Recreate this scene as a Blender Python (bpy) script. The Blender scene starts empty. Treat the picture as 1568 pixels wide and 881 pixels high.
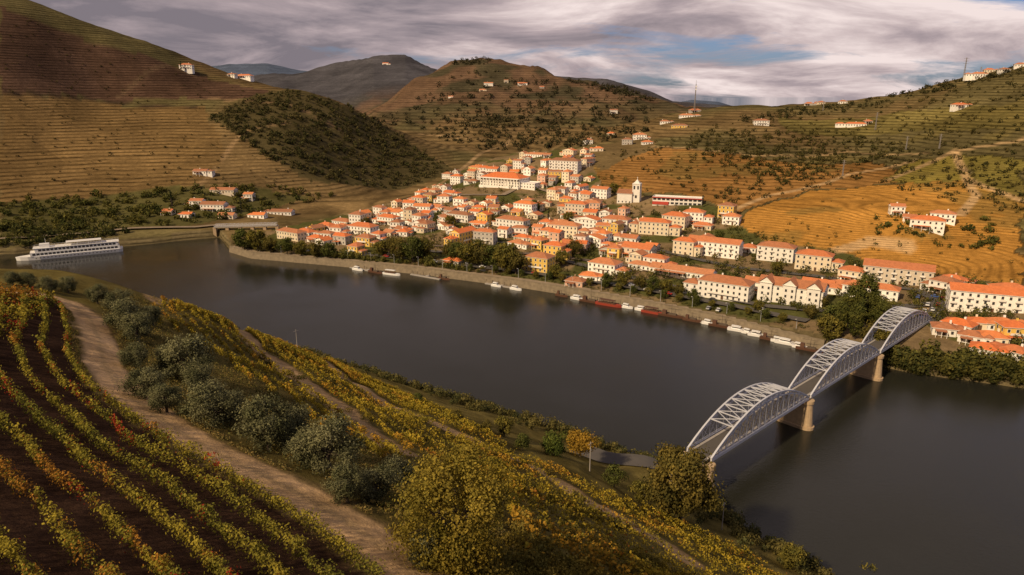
import bpy, math, random, numpy as np
from mathutils import Vector
rng=np.random.default_rng(7); random.seed(7)
F=1050.;CX=784.;CY=440.5;CH=110.
pit=math.atan(290.5/1050); sp,cp=math.sin(pit),math.cos(pit)
def ray(px,py):
    u=(np.asarray(px,float)-CX)/F; v=(CY-np.asarray(py,float))/F
    return u,cp+v*sp,-sp+v*cp
def PZ(px,py,z):
    dx,dy,dz=ray(px,py); t=(z-CH)/dz
    return (float(dx*t),float(dy*t),float(z))
def PY(px,py,Y):
    dx,dy,dz=ray(px,py); t=Y/dy
    return (float(dx*t),float(Y),float(CH+dz*t))
def proj(X,Y,Z):
    Z=Z-CH
    d=Y*cp-Z*sp; d=np.where(d<1,1,d)
    return CX+F*X/d, CY-F*(Y*sp+Z*cp)/d, d
# ---------- noise
_tab=np.random.default_rng(3).random((256,256))
def vn(x,y):
    xi=np.floor(x).astype(int);yi=np.floor(y).astype(int);fx=x-xi;fy=y-yi
    fx=fx*fx*(3-2*fx);fy=fy*fy*(3-2*fy)
    a=_tab[xi&255,yi&255];b=_tab[(xi+1)&255,yi&255];c=_tab[xi&255,(yi+1)&255];d=_tab[(xi+1)&255,(yi+1)&255]
    return (a*(1-fx)+b*fx)*(1-fy)+(c*(1-fx)+d*fx)*fy
def fbm(x,y,s,o=4):
    r=0;a=.5;n=0
    for i in range(o):
        r=r+a*vn(x/s+17.3*i,y/s+9.1*i);n+=a;a*=.5;s*=.5
    return r/n
def sst(a,b,x):
    t=np.clip((x-a)/(b-a),0,1);return t*t*(3-2*t)
# ---------- TPS
class TPS:
    def __init__(s,P,lam=0.0005):
        P=np.array(P,float);s.c=P[:,:2]/100.;n=len(P)
        d=np.linalg.norm(s.c[:,None]-s.c[None],axis=2)
        K=s.phi(d)+lam*np.eye(n)*10
        Q=np.hstack([np.ones((n,1)),s.c])
        A=np.zeros((n+3,n+3));A[:n,:n]=K;A[:n,n:]=Q;A[n:,:n]=Q.T
        s.w=np.linalg.solve(A,np.concatenate([P[:,2],np.zeros(3)]))
    def phi(s,r): return r*r*np.log(r+1e-9)
    def __call__(s,x,y):
        x=x/100.;y=y/100.;sh=x.shape;x=x.ravel();y=y.ravel();o=np.zeros_like(x)
        for i in range(0,len(x),60000):
            X=x[i:i+60000];Y=y[i:i+60000]
            d=np.hypot(X[:,None]-s.c[None,:,0],Y[:,None]-s.c[None,:,1])
            o[i:i+60000]=s.phi(d)@s.w[:-3]+s.w[-3]+s.w[-2]*X+s.w[-1]*Y
        return o.reshape(sh)
# ---------- shores
fs=[PZ(a,b,0)[:2] for a,b in [(0,391),(90,385),(180,379),(335,364),(352,386),(385,396),(520,408),(640,420),(800,441),(900,457),(1000,476),(1100,496),(1200,522),(1265,538),(1340,562),(1400,574),(1568,597)]]
fs=[(-1500,720),(-700,580)]+fs+[(270,215),(1500,-200)]
FS=np.array(fs)
ns=[(-1500,560),(-500,430),(-320,375),(-180,325),(-110,292),(-60,263),(-5.6,226),(24,207),(50,185),(58,164),(73,141),(86,118),(110,80),(150,0),(1500,-1500)]
NS=np.array(ns)
Yf=lambda X:np.interp(X,FS[:,0],FS[:,1])
Yn=lambda X:np.interp(X,NS[:,0],NS[:,1])
near=[]
for py,l in {881:[(0,26),(300,30),(600,34),(800,42),(1000,75),(1200,120)],
 800:[(0,31),(250,35),(500,39),(700,46),(800,58),(900,80),(1000,112),(1080,145)],
 740:[(0,36),(250,41),(430,45),(600,56),(800,92),(880,120)],
 690:[(0,42),(200,48),(400,56),(600,80),(700,105),(800,135),(860,158)],
 640:[(0,49),(200,58),(400,75),(560,105),(650,135),(730,180)],
 590:[(0,58),(150,68),(300,84),(450,118),(560,180)],
 540:[(0,70),(150,84),(250,100),(350,132),(440,172)],
 490:[(0,88),(100,98),(230,122),(325,158)],
 450:[(0,112),(100,122),(200,146)],412:[(0,150),(60,152)]}.items():
    for px,Y in l: near.append(PY(px,py,Y))
for a,b,z in [(900,706,10),(950,712,10.5),(1010,718,11)]: near.append(PZ(a,b,z))
for x,y in ns[2:13]: near.append((x,y,1.0))
near+=[(-200,120,88),(-250,240,55),(-40,0,98),(60,0,78),(100,10,45),(0,-60,99),(85,60,38),(-120,30,100),(0,5,95)]
Tn=TPS(near)
far=[]
for a,b,z in [(0,383,4),(180,372,4),(330,352,6),(375,385,4),(450,375,5),(520,398,4),(640,408,4),(800,430,4),(900,445,4),(1000,463,4),(1100,480,4.5),(1200,505,5),(1265,520,6),
 (1340,530,8),(1400,500,10),(1500,560,7),(1568,570,7),(600,385,6),(800,412,5.5),(1000,443,6),(1150,468,6),(1450,480,11),(1568,510,12),
 (640,340,9),(800,360,10),(950,370,11),(1100,400,9),(1300,405,11),(1450,430,12),(1568,445,16),(100,350,8),(250,335,10)]: far.append(PZ(a,b,z))
for a,b,Y in [(700,300,650),(765,285,700),(850,290,680),(850,240,770),(975,315,580),(900,215,900),(1000,208,860),(1040,190,950),(1160,190,900),
 (1150,330,520),(1200,360,480),(1400,350,450),(1400,400,425),(1300,300,580),(1500,380,430),(1568,400,395),(1300,250,700),(1450,260,620),(1568,300,520),(1568,200,680),(1450,200,750),
 (1300,200,850),(1150,230,750),(1300,160,1000),(1420,132,950),(1568,100,850),(1200,168,1100),(1120,172,1080),(1040,178,1060),(1700,80,800),(1800,200,600),
 (0,330,560),(150,300,640),(300,280,680),(450,300,700),(600,290,800),(700,250,950),(780,225,1150),(0,200,700),(0,100,780),(0,12,850),(-150,-20,850),(-200,200,650),
 (180,78,900),(300,112,950),(420,130,950),(470,138,940),(530,160,950),(560,190,950),(640,215,1000),(150,200,760),(300,200,790),(450,200,820),(450,250,750),(550,250,850),(150,130,850),
 (0,75,1250),(180,140,1250),(300,160,1300),(420,180,1300),(560,215,1250),(1200,188,1400),(1300,185,1400),(1420,165,1350),(1568,150,1250),(1040,190,1350),(900,205,1250),(-150,60,1250),(1750,130,1250)]: far.append(PY(a,b,Y))
Tf=TPS(far)
def ridge(X,Y,pts,s0,front=1.2,seed=0):
    P=np.array([PY(*p) for p in pts]);a=P[:,0]/P[:,1]
    A=X/np.maximum(Y,1);Yr=np.interp(A,a,P[:,1]);Zr=np.interp(A,a,P[:,2])
    s=Y/Yr
    f=np.where(s<1,np.clip((s-s0)/(1-s0),0,1)**front,np.clip(1-(s-1)*1.5,0,1))
    return Zr*f
def HH(X,Y):
    yn=Yn(X);yf=Yf(X);mid=(yn+yf)/2
    zn=np.minimum(Tn(X,Y),99)
    e=(fbm(X,Y,14,3)-.5)*sst(40,110,Y)*3
    zn=np.minimum(zn+e,(yn-Y)*.9); zn=np.maximum(zn,-6)
    zf=Tf(X,Y)
    fade=1-sst(1300,1750,Y)
    d=Y-yf
    rough=sst(10,55,zf)*(fbm(X,Y,150,5)-.5)*(15+ sst(600,1100,Y)*18)
    smooth_gold=1-.75*np.exp(-(((X-250)/170)**2+((Y-510)/120)**2)**2)
    zf=zf+rough*smooth_gold
    zf=np.clip(zf,3.2,260)*fade
    zz=zf
    r1=ridge(X,Y,[(380,215,1500),(520,190,1500),(600,150,1900),(650,118,2100),(690,93,2200),(740,88,2200),(790,98,2150),(850,118,2000),(910,122,1900),(955,132,1850),(1000,152,1800),(1050,172,1750),(1150,185,1700),(1300,190,1600)],.5,1.1)
    r2=ridge(X,Y,[(-200,150,3500),(300,118,3500),(450,112,3400),(520,95,3400),(570,84,3300),(620,80,3300),(660,98,3200),(720,118,3100),(840,113,2900),(930,118,2800),(985,140,2700),(1030,160,2700),(1200,175,2700),(1800,140,3000)],.62,1.1)
    r3=ridge(X,Y,[(-400,120,5200),(290,106,5200),(350,98,5200),(410,97,5200),(460,108,5200),(600,120,5200),(1020,160,5600),(1060,153,5600),(1100,156,5600),(1140,168,5600),(1300,160,5600),(2000,120,5600)],.6,1.0)
    n1=(fbm(X,Y,260,6)-.5);n2=(fbm(X+900,Y,600,6)-.5)
    r1=r1+n1*95*sst(1150,1500,Y)*np.clip(r1/60,0,1)
    r2=r2+n2*90*np.clip(r2/60,0,1)
    zz=np.maximum(np.maximum(zz,r1),np.maximum(r2,r3)); zz=np.maximum(zz,3.2)
    zz=-5+(zz+5)*sst(0,4,d)
    return np.where(Y<mid,zn,zz)
# ---------- polar grid
NA,NR=960,900
A0,A1=math.radians(-62),math.radians(62)
az=np.linspace(A0,A1,NA);lr=np.linspace(math.log(8),math.log(9000),NR)
AZ,LR=np.meshgrid(az,lr);R=np.exp(LR);GX=R*np.sin(AZ);GY=R*np.cos(AZ)
GZ=HH(GX,GY)
def H(x,y):
    x=np.asarray(x,float);y=np.asarray(y,float)
    a=(np.arctan2(x,y)-A0)/(A1-A0)*(NA-1);r=(np.log(np.maximum(np.hypot(x,y),8.1))-lr[0])/(lr[-1]-lr[0])*(NR-1)
    a=np.clip(a,0,NA-1.001);r=np.clip(r,0,NR-1.001)
    i=a.astype(int);j=r.astype(int);fa=a-i;fr=r-j
    return (GZ[j,i]*(1-fa)+GZ[j,i+1]*fa)*(1-fr)+(GZ[j+1,i]*(1-fa)+GZ[j+1,i+1]*fa)*fr
TS=np.exp(np.linspace(math.log(15),math.log(8000),1400))
def ground(px,py,tmin=0):
    px=np.atleast_1d(np.asarray(px,float));py=np.atleast_1d(np.asarray(py,float))
    dx,dy,dz=ray(px,py);out=np.zeros((len(px),3))
    for s in range(0,len(px),400):
        e=slice(s,s+400)
        X=dx[e,None]*TS;Y=dy[e,None]*TS;Z=CH+dz[e,None]*TS
        hit=(H(X,Y)>Z)&(TS>tmin)[None];k=np.argmax(hit,axis=1);k=np.where(hit.any(axis=1),k,len(TS)-1)
        ii=np.arange(len(k));x=X[ii,k];y=Y[ii,k]
        out[e]=np.stack([x,y,H(x,y)],1)
    return out
def G1(px,py,tmin=0): return ground(px,py,tmin)[0]
def inpoly(x,y,poly):
    x=np.asarray(x);y=np.asarray(y);r=np.zeros(x.shape,bool);n=len(poly)
    for i in range(n):
        x0,y0=poly[i][:2];x1,y1=poly[(i+1)%n][:2]
        if y0==y1: continue
        c=((y0>y)!=(y1>y))&(x<(x1-x0)*(y-y0)/(y1-y0)+x0);r^=c
    return r
def wpoly(pp,tmin=0): return [tuple(p[:2]) for p in ground([p[0] for p in pp],[p[1] for p in pp],tmin)]
def dpoly(x,y,pts):
    d=np.full(np.shape(x),1e9)
    for (x0,y0),(x1,y1) in zip([p[:2] for p in pts[:-1]],[p[:2] for p in pts[1:]]):
        L=(x1-x0)**2+(y1-y0)**2+1e-9;t=np.clip(((x-x0)*(x1-x0)+(y-y0)*(y1-y0))/L,0,1)
        d=np.minimum(d,np.hypot(x-x0-t*(x1-x0),y-y0-t*(y1-y0)))
    return d
def samp(pp,n,tmin=0):
    xs=[p[0] for p in pp];ys=[p[1] for p in pp];o=[]
    while len(o)<n:
        x=rng.uniform(min(xs),max(xs),n*3);y=rng.uniform(min(ys),max(ys),n*3);m=inpoly(x,y,pp)
        o+=list(zip(x[m],y[m]))
    o=np.array(o[:n]);return ground(o[:,0],o[:,1],tmin)
# ---------- materials
def newmat(name):
    m=bpy.data.materials.new(name);m.use_nodes=True;nt=m.node_tree;b=nt.nodes['Principled BSDF'];return m,nt,b
def N(nt,t,**k):
    n=nt.nodes.new(t)
    for a,b in k.items(): setattr(n,a,b)
    return n
def mathn(nt,op,a,b=None,c=None):
    n=nt.nodes.new('ShaderNodeMath');n.operation=op
    for i,v in enumerate((a,b,c)):
        if v is None: continue
        if isinstance(v,bpy.types.NodeSocket): nt.links.new(v,n.inputs[i])
        else: n.inputs[i].default_value=v
    return n.outputs[0]
def noise(nt,scale,detail=4,vec=None,rough=.55):
    n=nt.nodes.new('ShaderNodeTexNoise');n.inputs['Scale'].default_value=scale;n.inputs['Detail'].default_value=detail;n.inputs['Roughness'].default_value=rough
    if vec is not None: nt.links.new(vec,n.inputs['Vector'])
    return n.outputs['Fac']
def scalecol(nt,col,fac):
    n=nt.nodes.new('ShaderNodeVectorMath');n.operation='SCALE'
    if isinstance(col,bpy.types.NodeSocket): nt.links.new(col,n.inputs[0])
    else: n.inputs[0].default_value=col[:3]
    nt.links.new(fac,n.inputs['Scale']);return n.outputs[0]
def simple(name,col,rough=.8,var=.25,sc=.6,metal=0,bump=0,objrand=0):
    m,nt,b=newmat(name)
    g=nt.nodes.new('ShaderNodeNewGeometry')
    f=mathn(nt,'MULTIPLY_ADD',noise(nt,sc,5,g.outputs['Position']),var*2,1-var)
    if objrand:
        oi=nt.nodes.new('ShaderNodeObjectInfo')
        f=mathn(nt,'MULTIPLY',f,mathn(nt,'MULTIPLY_ADD',oi.outputs['Random'],objrand,1-objrand*.6))
    nt.links.new(scalecol(nt,col,f),b.inputs['Base Color'])
    b.inputs['Roughness'].default_value=rough;b.inputs['Metallic'].default_value=metal
    return m
def leafmat(name,trans=.3):
    m,nt,b=newmat(name)
    a=N(nt,'ShaderNodeAttribute',attribute_name='Col')
    g=nt.nodes.new('ShaderNodeNewGeometry')
    f=mathn(nt,'MULTIPLY_ADD',noise(nt,2.5,3,g.outputs['Position']),.8,.65)
    c=scalecol(nt,a.outputs['Color'],f)
    d=nt.nodes.new('ShaderNodeBsdfDiffuse');nt.links.new(c,d.inputs['Color'])
    tr=nt.nodes.new('ShaderNodeBsdfTranslucent');nt.links.new(c,tr.inputs['Color'])
    mx=nt.nodes.new('ShaderNodeMixShader');mx.inputs[0].default_value=trans
    nt.links.new(d.outputs[0],mx.inputs[1]);nt.links.new(tr.outputs[0],mx.inputs[2])
    nt.links.new(mx.outputs[0],nt.nodes['Material Output'].inputs['Surface']);return m
LEAF=leafmat('foliage')
BARK=simple('bark',(.09,.065,.045),.9,.3,3)
STONE=simple('pier_stone',(.42,.30,.18),.85,.35,.9)
QSTONE=simple('quay_stone',(.19,.15,.10),.9,.6,.5)
PAVE=simple('promenade_paving',(.25,.19,.125),.9,.4,.3)
ASPH=simple('asphalt',(.085,.075,.065),.9,.2,.3)
STEEL=simple('painted_steel',(.52,.53,.58),.5,.12,.5,.1)
CONC=simple('concrete',(.33,.30,.27),.85,.2,.5)
WALLS={k:simple('plaster_'+k,c,.85,.16,.35,objrand=.28) for k,c in dict(white=(.86,.82,.75),cream=(.76,.64,.46),yellow=(.76,.50,.11),grey=(.48,.44,.39),pink=(.66,.42,.30),beige=(.64,.55,.43)).items()}
def roofmat():
    m,nt,b=newmat('terracotta_tiles')
    g=nt.nodes.new('ShaderNodeNewGeometry');tc=nt.nodes.new('ShaderNodeTexCoord')
    oi=nt.nodes.new('ShaderNodeObjectInfo')
    w=nt.nodes.new('ShaderNodeTexWave');w.inputs['Scale'].default_value=1.2;w.inputs['Distortion'].default_value=.6;nt.links.new(tc.outputs['Object'],w.inputs['Vector'])
    f=mathn(nt,'MULTIPLY_ADD',noise(nt,.6,7,g.outputs['Position'],.75),1.2,.4)
    f=mathn(nt,'MULTIPLY',f,mathn(nt,'MULTIPLY_ADD',w.outputs['Fac'],.3,.85))
    r=nt.nodes.new('ShaderNodeValToRGB');r.color_ramp.elements[0].color=(.27,.12,.06,1);r.color_ramp.elements[1].color=(.66,.20,.055,1)
    r.color_ramp.elements.new(.25).color=(.42,.16,.07,1);r.color_ramp.elements.new(.5).color=(.62,.16,.042,1);r.color_ramp.elements.new(.8).color=(.48,.20,.09,1)
    nt.links.new(oi.outputs['Random'],r.inputs[0])
    nt.links.new(scalecol(nt,r.outputs[0],f),b.inputs['Base Color']);b.inputs['Roughness'].default_value=.9;return m
ROOF=roofmat()
GLASS=simple('window_glass',(.045,.045,.05),.25,.2,1);TRIM=simple('white_trim',(.76,.72,.65),.7,.1,1);DOOR=simple('wood_door',(.12,.06,.03),.7,.3,2)
# ---------- mesh helpers
def link(o): bpy.context.scene.collection.objects.link(o);return o
def npmesh(name,V,Q,mats,mi=None,col=None,smooth=False,extra=None):
    me=bpy.data.meshes.new(name);V=np.asarray(V,np.float32);Q=np.asarray(Q,np.int32)
    me.vertices.add(len(V));me.vertices.foreach_set('co',V.ravel())
    me.loops.add(Q.size);me.loops.foreach_set('vertex_index',Q.ravel())
    me.polygons.add(len(Q));me.polygons.foreach_set('loop_start',np.arange(len(Q),dtype=np.int32)*4)
    me.polygons.foreach_set('loop_total',np.full(len(Q),4,np.int32))
    for m in mats: me.materials.append(m)
    if mi is not None: me.polygons.foreach_set('material_index',np.asarray(mi,np.int32))
    if smooth: me.polygons.foreach_set('use_smooth',np.ones(len(Q),bool))
    if col is not None:
        a=me.color_attributes.new('Col','FLOAT_COLOR','POINT');c=np.ones((len(V),4),np.float32);c[:,:col.shape[1]]=col;a.data.foreach_set('color',c.ravel())
    if extra is not None:
        for k,v in extra.items():
            a=me.attributes.new(k,'FLOAT','POINT');a.data.foreach_set('value',np.asarray(v,np.float32).ravel())
    me.update(calc_edges=True);return me
def obj(name,me,loc=(0,0,0),rz=0,s=1):
    o=bpy.data.objects.new(name,me);o.location=loc;o.rotation_euler=(0,0,rz);o.scale=(s,s,s) if not hasattr(s,'__len__') else s;return link(o)
def quads(C,S,nrm=None,jit=.75):
    n=len(C)
    if nrm is None: a=rng.normal(size=(n,3));a/=np.linalg.norm(a,axis=1)[:,None]
    else:
        nn=nrm+rng.normal(size=(n,3))*jit;nn/=np.linalg.norm(nn,axis=1)[:,None]
        a=np.cross(nn,rng.normal(size=(n,3)));a/=np.linalg.norm(a,axis=1)[:,None]
    if nrm is None:
        b=rng.normal(size=(n,3));b-=(b*a).sum(1)[:,None]*a;b/=np.linalg.norm(b,axis=1)[:,None]
    else: b=np.cross(nn,a)
    S=np.broadcast_to(S,(n,))[:,None]
    a=a*S*.5;b=b*S*.5*rng.uniform(.6,1,(n,1))
    V=np.stack([C-a-b*.3,C-a*.1-b,C+a+b*.2,C+a*.1+b],1).reshape(-1,3)
    return V,np.arange(n*4).reshape(-1,4)
def tube(p,q,r0,r1,n=6):
    p=np.array(p,float);q=np.array(q,float);d=q-p;d/=np.linalg.norm(d)
    u=np.cross(d,[0,0,1] if abs(d[2])<.9 else [1,0,0]);u/=np.linalg.norm(u);w=np.cross(d,u)
    th=np.arange(n)*2*math.pi/n;c=np.cos(th)[:,None]*u+np.sin(th)[:,None]*w
    V=np.vstack([p+c*r0,q+c*r1]);Q=[[i,(i+1)%n,n+(i+1)%n,n+i] for i in range(n)];return V,np.array(Q)
def tree_mesh(name,h,cr,ch,nl,ls,col,col2,ncl=26,shape='round',clsz=.30):
    Vs=[];Qs=[];M=[];Cs=[];o=0
    def add(V,Q,m,c):
        nonlocal o
        Vs.append(V);Qs.append(Q+o);M.append(np.full(len(Q),m));Cs.append(c);o+=len(V)
    zc=h-ch/2
    k=ncl
    th=rng.uniform(0,2*math.pi,k);zz=rng.uniform(-1,1,k);rr=np.sqrt(1-zz**2*.85)*rng.uniform(.35,.95,k)
    if shape=='cone': rr=rr*(1-(zz+1)/2.3)
    cl=np.stack([rr*cr*np.cos(th),rr*cr*np.sin(th),zc+zz*ch/2*.85],1)
    tr=h*.028+.05
    top=np.array([rng.normal()*cr*.06,rng.normal()*cr*.06,zc])
    forkz=(h-ch)*.9+.3;fork=np.array([0,0,forkz])
    for a,b,r0,r1 in [((0,0,-.6),fork,tr*1.3,tr*.9),(fork,top,tr*.9,tr*.3)]:
        V,Q=tube(a,b,r0,r1,7);add(V,Q,0,np.tile([.1,.1,.1],(len(V),1)))
    for c in cl[:18]:
        s=fork+(top-fork)*rng.uniform(0,.8);m=(s+c)/2+rng.normal(size=3)*cr*.06
        for a,b,r0,r1 in ((s,m,tr*.45,tr*.28),(m,c,tr*.28,tr*.08)):
            V,Q=tube(a,b,r0,r1,5);add(V,Q,0,np.tile([.1,.1,.1],(len(V),1)))
    idx=rng.integers(0,k,nl);sz=rng.uniform(.55,1.2,k)*cr*(clsz if shape!='cone' else .22)
    dd=np.clip(rng.normal(size=(nl,3)),-1.9,1.9)*np.array([.75,.75,.62])
    C=cl[idx]+dd*sz[idx][:,None]
    C[:,2]=np.maximum(C[:,2],h*.06)
    nr=dd/(np.linalg.norm(dd,axis=1)[:,None]+.01)+(C-[0,0,zc])/cr*.5+[0,0,.2]
    V,Q=quads(C,rng.uniform(.6,1.3,nl)*ls,nr,.7)
    dn=np.linalg.norm(dd,axis=1)
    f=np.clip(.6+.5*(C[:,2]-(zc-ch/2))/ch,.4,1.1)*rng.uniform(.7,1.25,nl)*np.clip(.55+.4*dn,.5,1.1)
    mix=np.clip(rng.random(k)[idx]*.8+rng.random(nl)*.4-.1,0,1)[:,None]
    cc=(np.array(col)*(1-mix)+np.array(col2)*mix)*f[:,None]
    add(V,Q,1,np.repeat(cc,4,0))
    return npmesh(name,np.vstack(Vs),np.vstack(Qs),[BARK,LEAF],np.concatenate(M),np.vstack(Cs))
# ================= TERRAIN colours
X,Y=GX,GY
wx=X+(fbm(X,Y,22,3)-.5)*16*sst(150,400,Y);wy=Y+(fbm(X+50,Y+80,22,3)-.5)*16*sst(150,400,Y)
nz=fbm(X,Y,180,5)[...,None];n2=fbm(X+333,Y,45,4)[...,None]
def c3(*a): return np.array(a)
COL=c3(.145,.098,.044)*(1-sst(.4,.6,nz))+c3(.105,.086,.037)*sst(.4,.6,nz)
COL=COL*(.7+.6*n2)
TER=np.full(X.shape,.85);STP=np.full(X.shape,3.0)
farm=(Y>(Yn(X)+Yf(X))/2)
def plot(pp,c,ter=None,tmin=230,stp=None):
    global COL
    w=wpoly(pp,tmin);m=inpoly(wx,wy,w)&farm
    COL=np.where(m[...,None],np.array(c)*(.65+.7*n2),COL)
    if ter is not None: TER[m]=ter
    if stp is not None: STP[m]=stp
plot([(0,14),(180,78),(300,114),(420,140),(380,150),(250,150),(130,150),(0,145)],(.088,.052,.034),.8)  # left hill plots darkened: cloud shade put into the albedo
plot([(0,150),(150,155),(310,165),(345,235),(300,290),(150,300),(0,312)],(.14,.09,.037),.9)
plot([(0,312),(150,300),(300,285),(480,300),(300,345),(150,352),(0,360)],(.10,.09,.033),.2)
plot([(320,180),(380,150),(440,138),(530,163),(600,200),(660,240),(700,262),(600,292),(480,278),(400,240)],(.085,.068,.03),.15)
plot([(1105,360),(1150,325),(1240,292),(1330,285),(1430,275),(1568,330),(1568,440),(1430,418),(1290,388),(1180,378)],(.38,.19,.042),.6,stp=1.0)
plot([(1430,275),(1568,330),(1568,300),(1490,280)],(.30,.17,.04),.7,stp=1.3)
plot([(890,245),(1000,225),(1180,245),(1330,250),(1420,270),(1330,285),(1240,290),(1130,330),(1050,300),(930,290)],(.25,.13,.040),.75,stp=1.7)
plot([(1360,276),(1400,246),(1470,238),(1487,278),(1420,280)],(.22,.175,.04),.6,stp=1.3)
plot([(1477,238),(1568,245),(1568,310),(1490,280)],(.17,.14,.035),.6,stp=1.3)
plot([(1190,180),(1380,170),(1568,165),(1568,200),(1400,200),(1200,200)],(.13,.105,.035),1)
gp_=(sst(.55,.62,fbm(X+10,Y+400,40,4))*(X>60)*(Y>440)*(Y<760)*farm*.45)[...,None]
COL=COL*(1-gp_)+c3(.16,.125,.04)*gp_
town_px=[(370,395),(365,365),(500,335),(640,300),(690,262),(800,232),(905,236),(925,290),(1100,320),(1135,350),(1180,372),(1290,388),(1430,420),(1568,445),(1568,560),(1340,545),(1200,512),(1000,470),(800,436),(520,404)]
plot(town_px,(.24,.17,.09),0)  # town ground brightened: sunbeam put into the albedo
tm=inpoly(wx,wy,wpoly(town_px,230))&farm
gm=(sst(.5,.56,fbm(X+77,Y+12,26,3))*tm)[...,None];COL=COL*(1-gm)+c3(.10,.10,.032)*gm
plot([(860,240),(990,205),(1010,225),(930,260)],(.17,.12,.055),.1)
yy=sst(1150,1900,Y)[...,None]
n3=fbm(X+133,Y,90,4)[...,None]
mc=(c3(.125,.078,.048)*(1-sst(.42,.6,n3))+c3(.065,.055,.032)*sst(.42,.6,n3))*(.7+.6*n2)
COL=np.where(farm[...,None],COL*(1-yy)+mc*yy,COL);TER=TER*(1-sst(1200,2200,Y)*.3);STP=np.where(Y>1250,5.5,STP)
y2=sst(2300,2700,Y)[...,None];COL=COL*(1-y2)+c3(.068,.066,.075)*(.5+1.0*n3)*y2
y3=sst(3800,4200,Y)[...,None];COL=COL*(1-y3)+c3(.09,.115,.17)*y3  # far hills turn bluish with distance: haze painted into the colour
# near side
path1=wpoly([(60,452),(105,462),(135,485),(152,520),(160,560),(190,600),(250,645),(330,692),(430,742),(530,800),(600,850),(660,900)])
d0=np.array(path1[0])-np.array(path1[1]);path1=[tuple(np.array(path1[0])+d0*3)]+path1+[(path1[-1][0]+8,path1[-1][1]-12)]
track2=wpoly([(205,440),(240,462),(340,490),(385,525),(430,560),(520,622),(610,690)])
track3=wpoly([(470,540),(520,575),(600,625),(700,665),(780,700),(880,755),(1000,822),(1060,862)])
nearm=~farm
soil=c3(.055,.031,.020)*(.6+.8*fbm(X,Y,2.5,4))[...,None]
grass=c3(.16,.125,.040)*(.4+1.2*fbm(X,Y,6,5))[...,None]
dp=dpoly(X,Y,path1);d2=dpoly(X,Y,track2);d3=dpoly(X,Y,track3)
def side(x,y):
    best=np.full(np.shape(x),1e9);s=np.zeros(np.shape(x))
    for (x0,y0),(x1,y1) in zip(path1[:-1],path1[1:]):
        L=(x1-x0)**2+(y1-y0)**2;t=np.clip(((x-x0)*(x1-x0)+(y-y0)*(y1-y0))/L,0,1)
        d=np.hypot(x-x0-t*(x1-x0),y-y0-t*(y1-y0));c=(x1-x0)*(y-y0)-(y1-y0)*(x-x0)
        s=np.where(d<best,c,s);best=np.minimum(best,d)
    return s
sd=side(X,Y)
nc=np.where((sd<0)[...,None],soil,grass)
ed=(fbm(X,Y,1.6,3)-.5)*1.6
def mixm(c,c2,m): return c*(1-m[...,None])+np.array(c2)*m[...,None]
verge=(1-sst(2.3,3.6,dp+ed));nc=mixm(nc,(.22,.155,.065),verge)
pc=(c3(.62,.41,.21)*(.6+.75*fbm(X,Y,1.1,4))[...,None])
m=(1-sst(1.6,2.4,dp+ed*.6));nc=nc*(1-m[...,None])+pc*m[...,None]
mm=(1-sst(.1,.6,dp+ed*.4))*.35;nc=mixm(nc,(.26,.20,.10),mm)
for dd,w in ((d2,1.7),(d3,1.6)):
    m=(1-sst(w,w+1.4,dd+ed*.8))*.9;nc=nc*(1-m[...,None])+pc*.9*m[...,None]
COL=np.where(nearm[...,None],nc,COL);TER[nearm]=0
def trail(pp,w,c=(.34,.23,.115),tmin=230):
    global COL
    W=wpoly(pp,tmin);d=dpoly(X,Y,W);m=(1-sst(w*.5,w*.5+2.5,d))*farm*.85;COL=mixm(COL,c,m)
trail([(1280,385),(1330,372),(1390,378)],8,(.45,.3,.15));trail([(1462,230),(1480,275),(1568,310)],4,(.45,.3,.15));trail([(1480,275),(1495,300),(1470,330)],4,(.45,.3,.15))
trail([(1400,248),(1300,268),(1180,300),(1120,325)],3,(.42,.28,.14));trail([(340,245),(370,205),(440,190)],3,(.24,.16,.08));trail([(300,290),(330,260)],3,(.24,.16,.08))
trail([(660,290),(720,250),(780,215)],4,(.28,.19,.1));trail([(640,205),(760,215)],4,(.28,.19,.1));trail([(0,148),(150,152),(300,165)],3,(.05,.032,.022));trail([(1360,276),(1460,232),(1568,215)],4)
trail([(320,150),(420,160),(500,190),(560,225)],3,(.2,.13,.07));trail([(1000,225),(1150,240),(1300,232),(1420,235)],3);trail([(180,150),(260,100),(300,118)],2,(.13,.085,.05))
m=((Y-Yf(X))<7)&farm;COL[m]=(.12,.095,.05)
idx=np.arange(NA*NR).reshape(NR,NA)
Q=np.stack([idx[:-1,:-1],idx[:-1,1:],idx[1:,1:],idx[1:,:-1]],-1).reshape(-1,4)
m,nt,b=newmat('terrain')
a=N(nt,'ShaderNodeAttribute',attribute_name='Col');a2=N(nt,'ShaderNodeAttribute',attribute_name='stp');g=nt.nodes.new('ShaderNodeNewGeometry')
pos=g.outputs['Position'];sx=nt.nodes.new('ShaderNodeSeparateXYZ');nt.links.new(pos,sx.inputs[0])
nA=noise(nt,.25,6,pos,.65);nB=noise(nt,.012,2,pos);nC=noise(nt,1.6,5,pos,.7);nD=noise(nt,.06,5,pos,.6)
step=a2.outputs['Fac']
zz=mathn(nt,'MULTIPLY_ADD',nB,5.,sx.outputs[2])
zz=mathn(nt,'MULTIPLY_ADD',mathn(nt,'MULTIPLY',nA,step),.3,zz)
ph=mathn(nt,'DIVIDE',zz,step);fr=mathn(nt,'FRACT',ph)
tri=mathn(nt,'ABSOLUTE',mathn(nt,'SUBTRACT',fr,.5))
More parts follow.
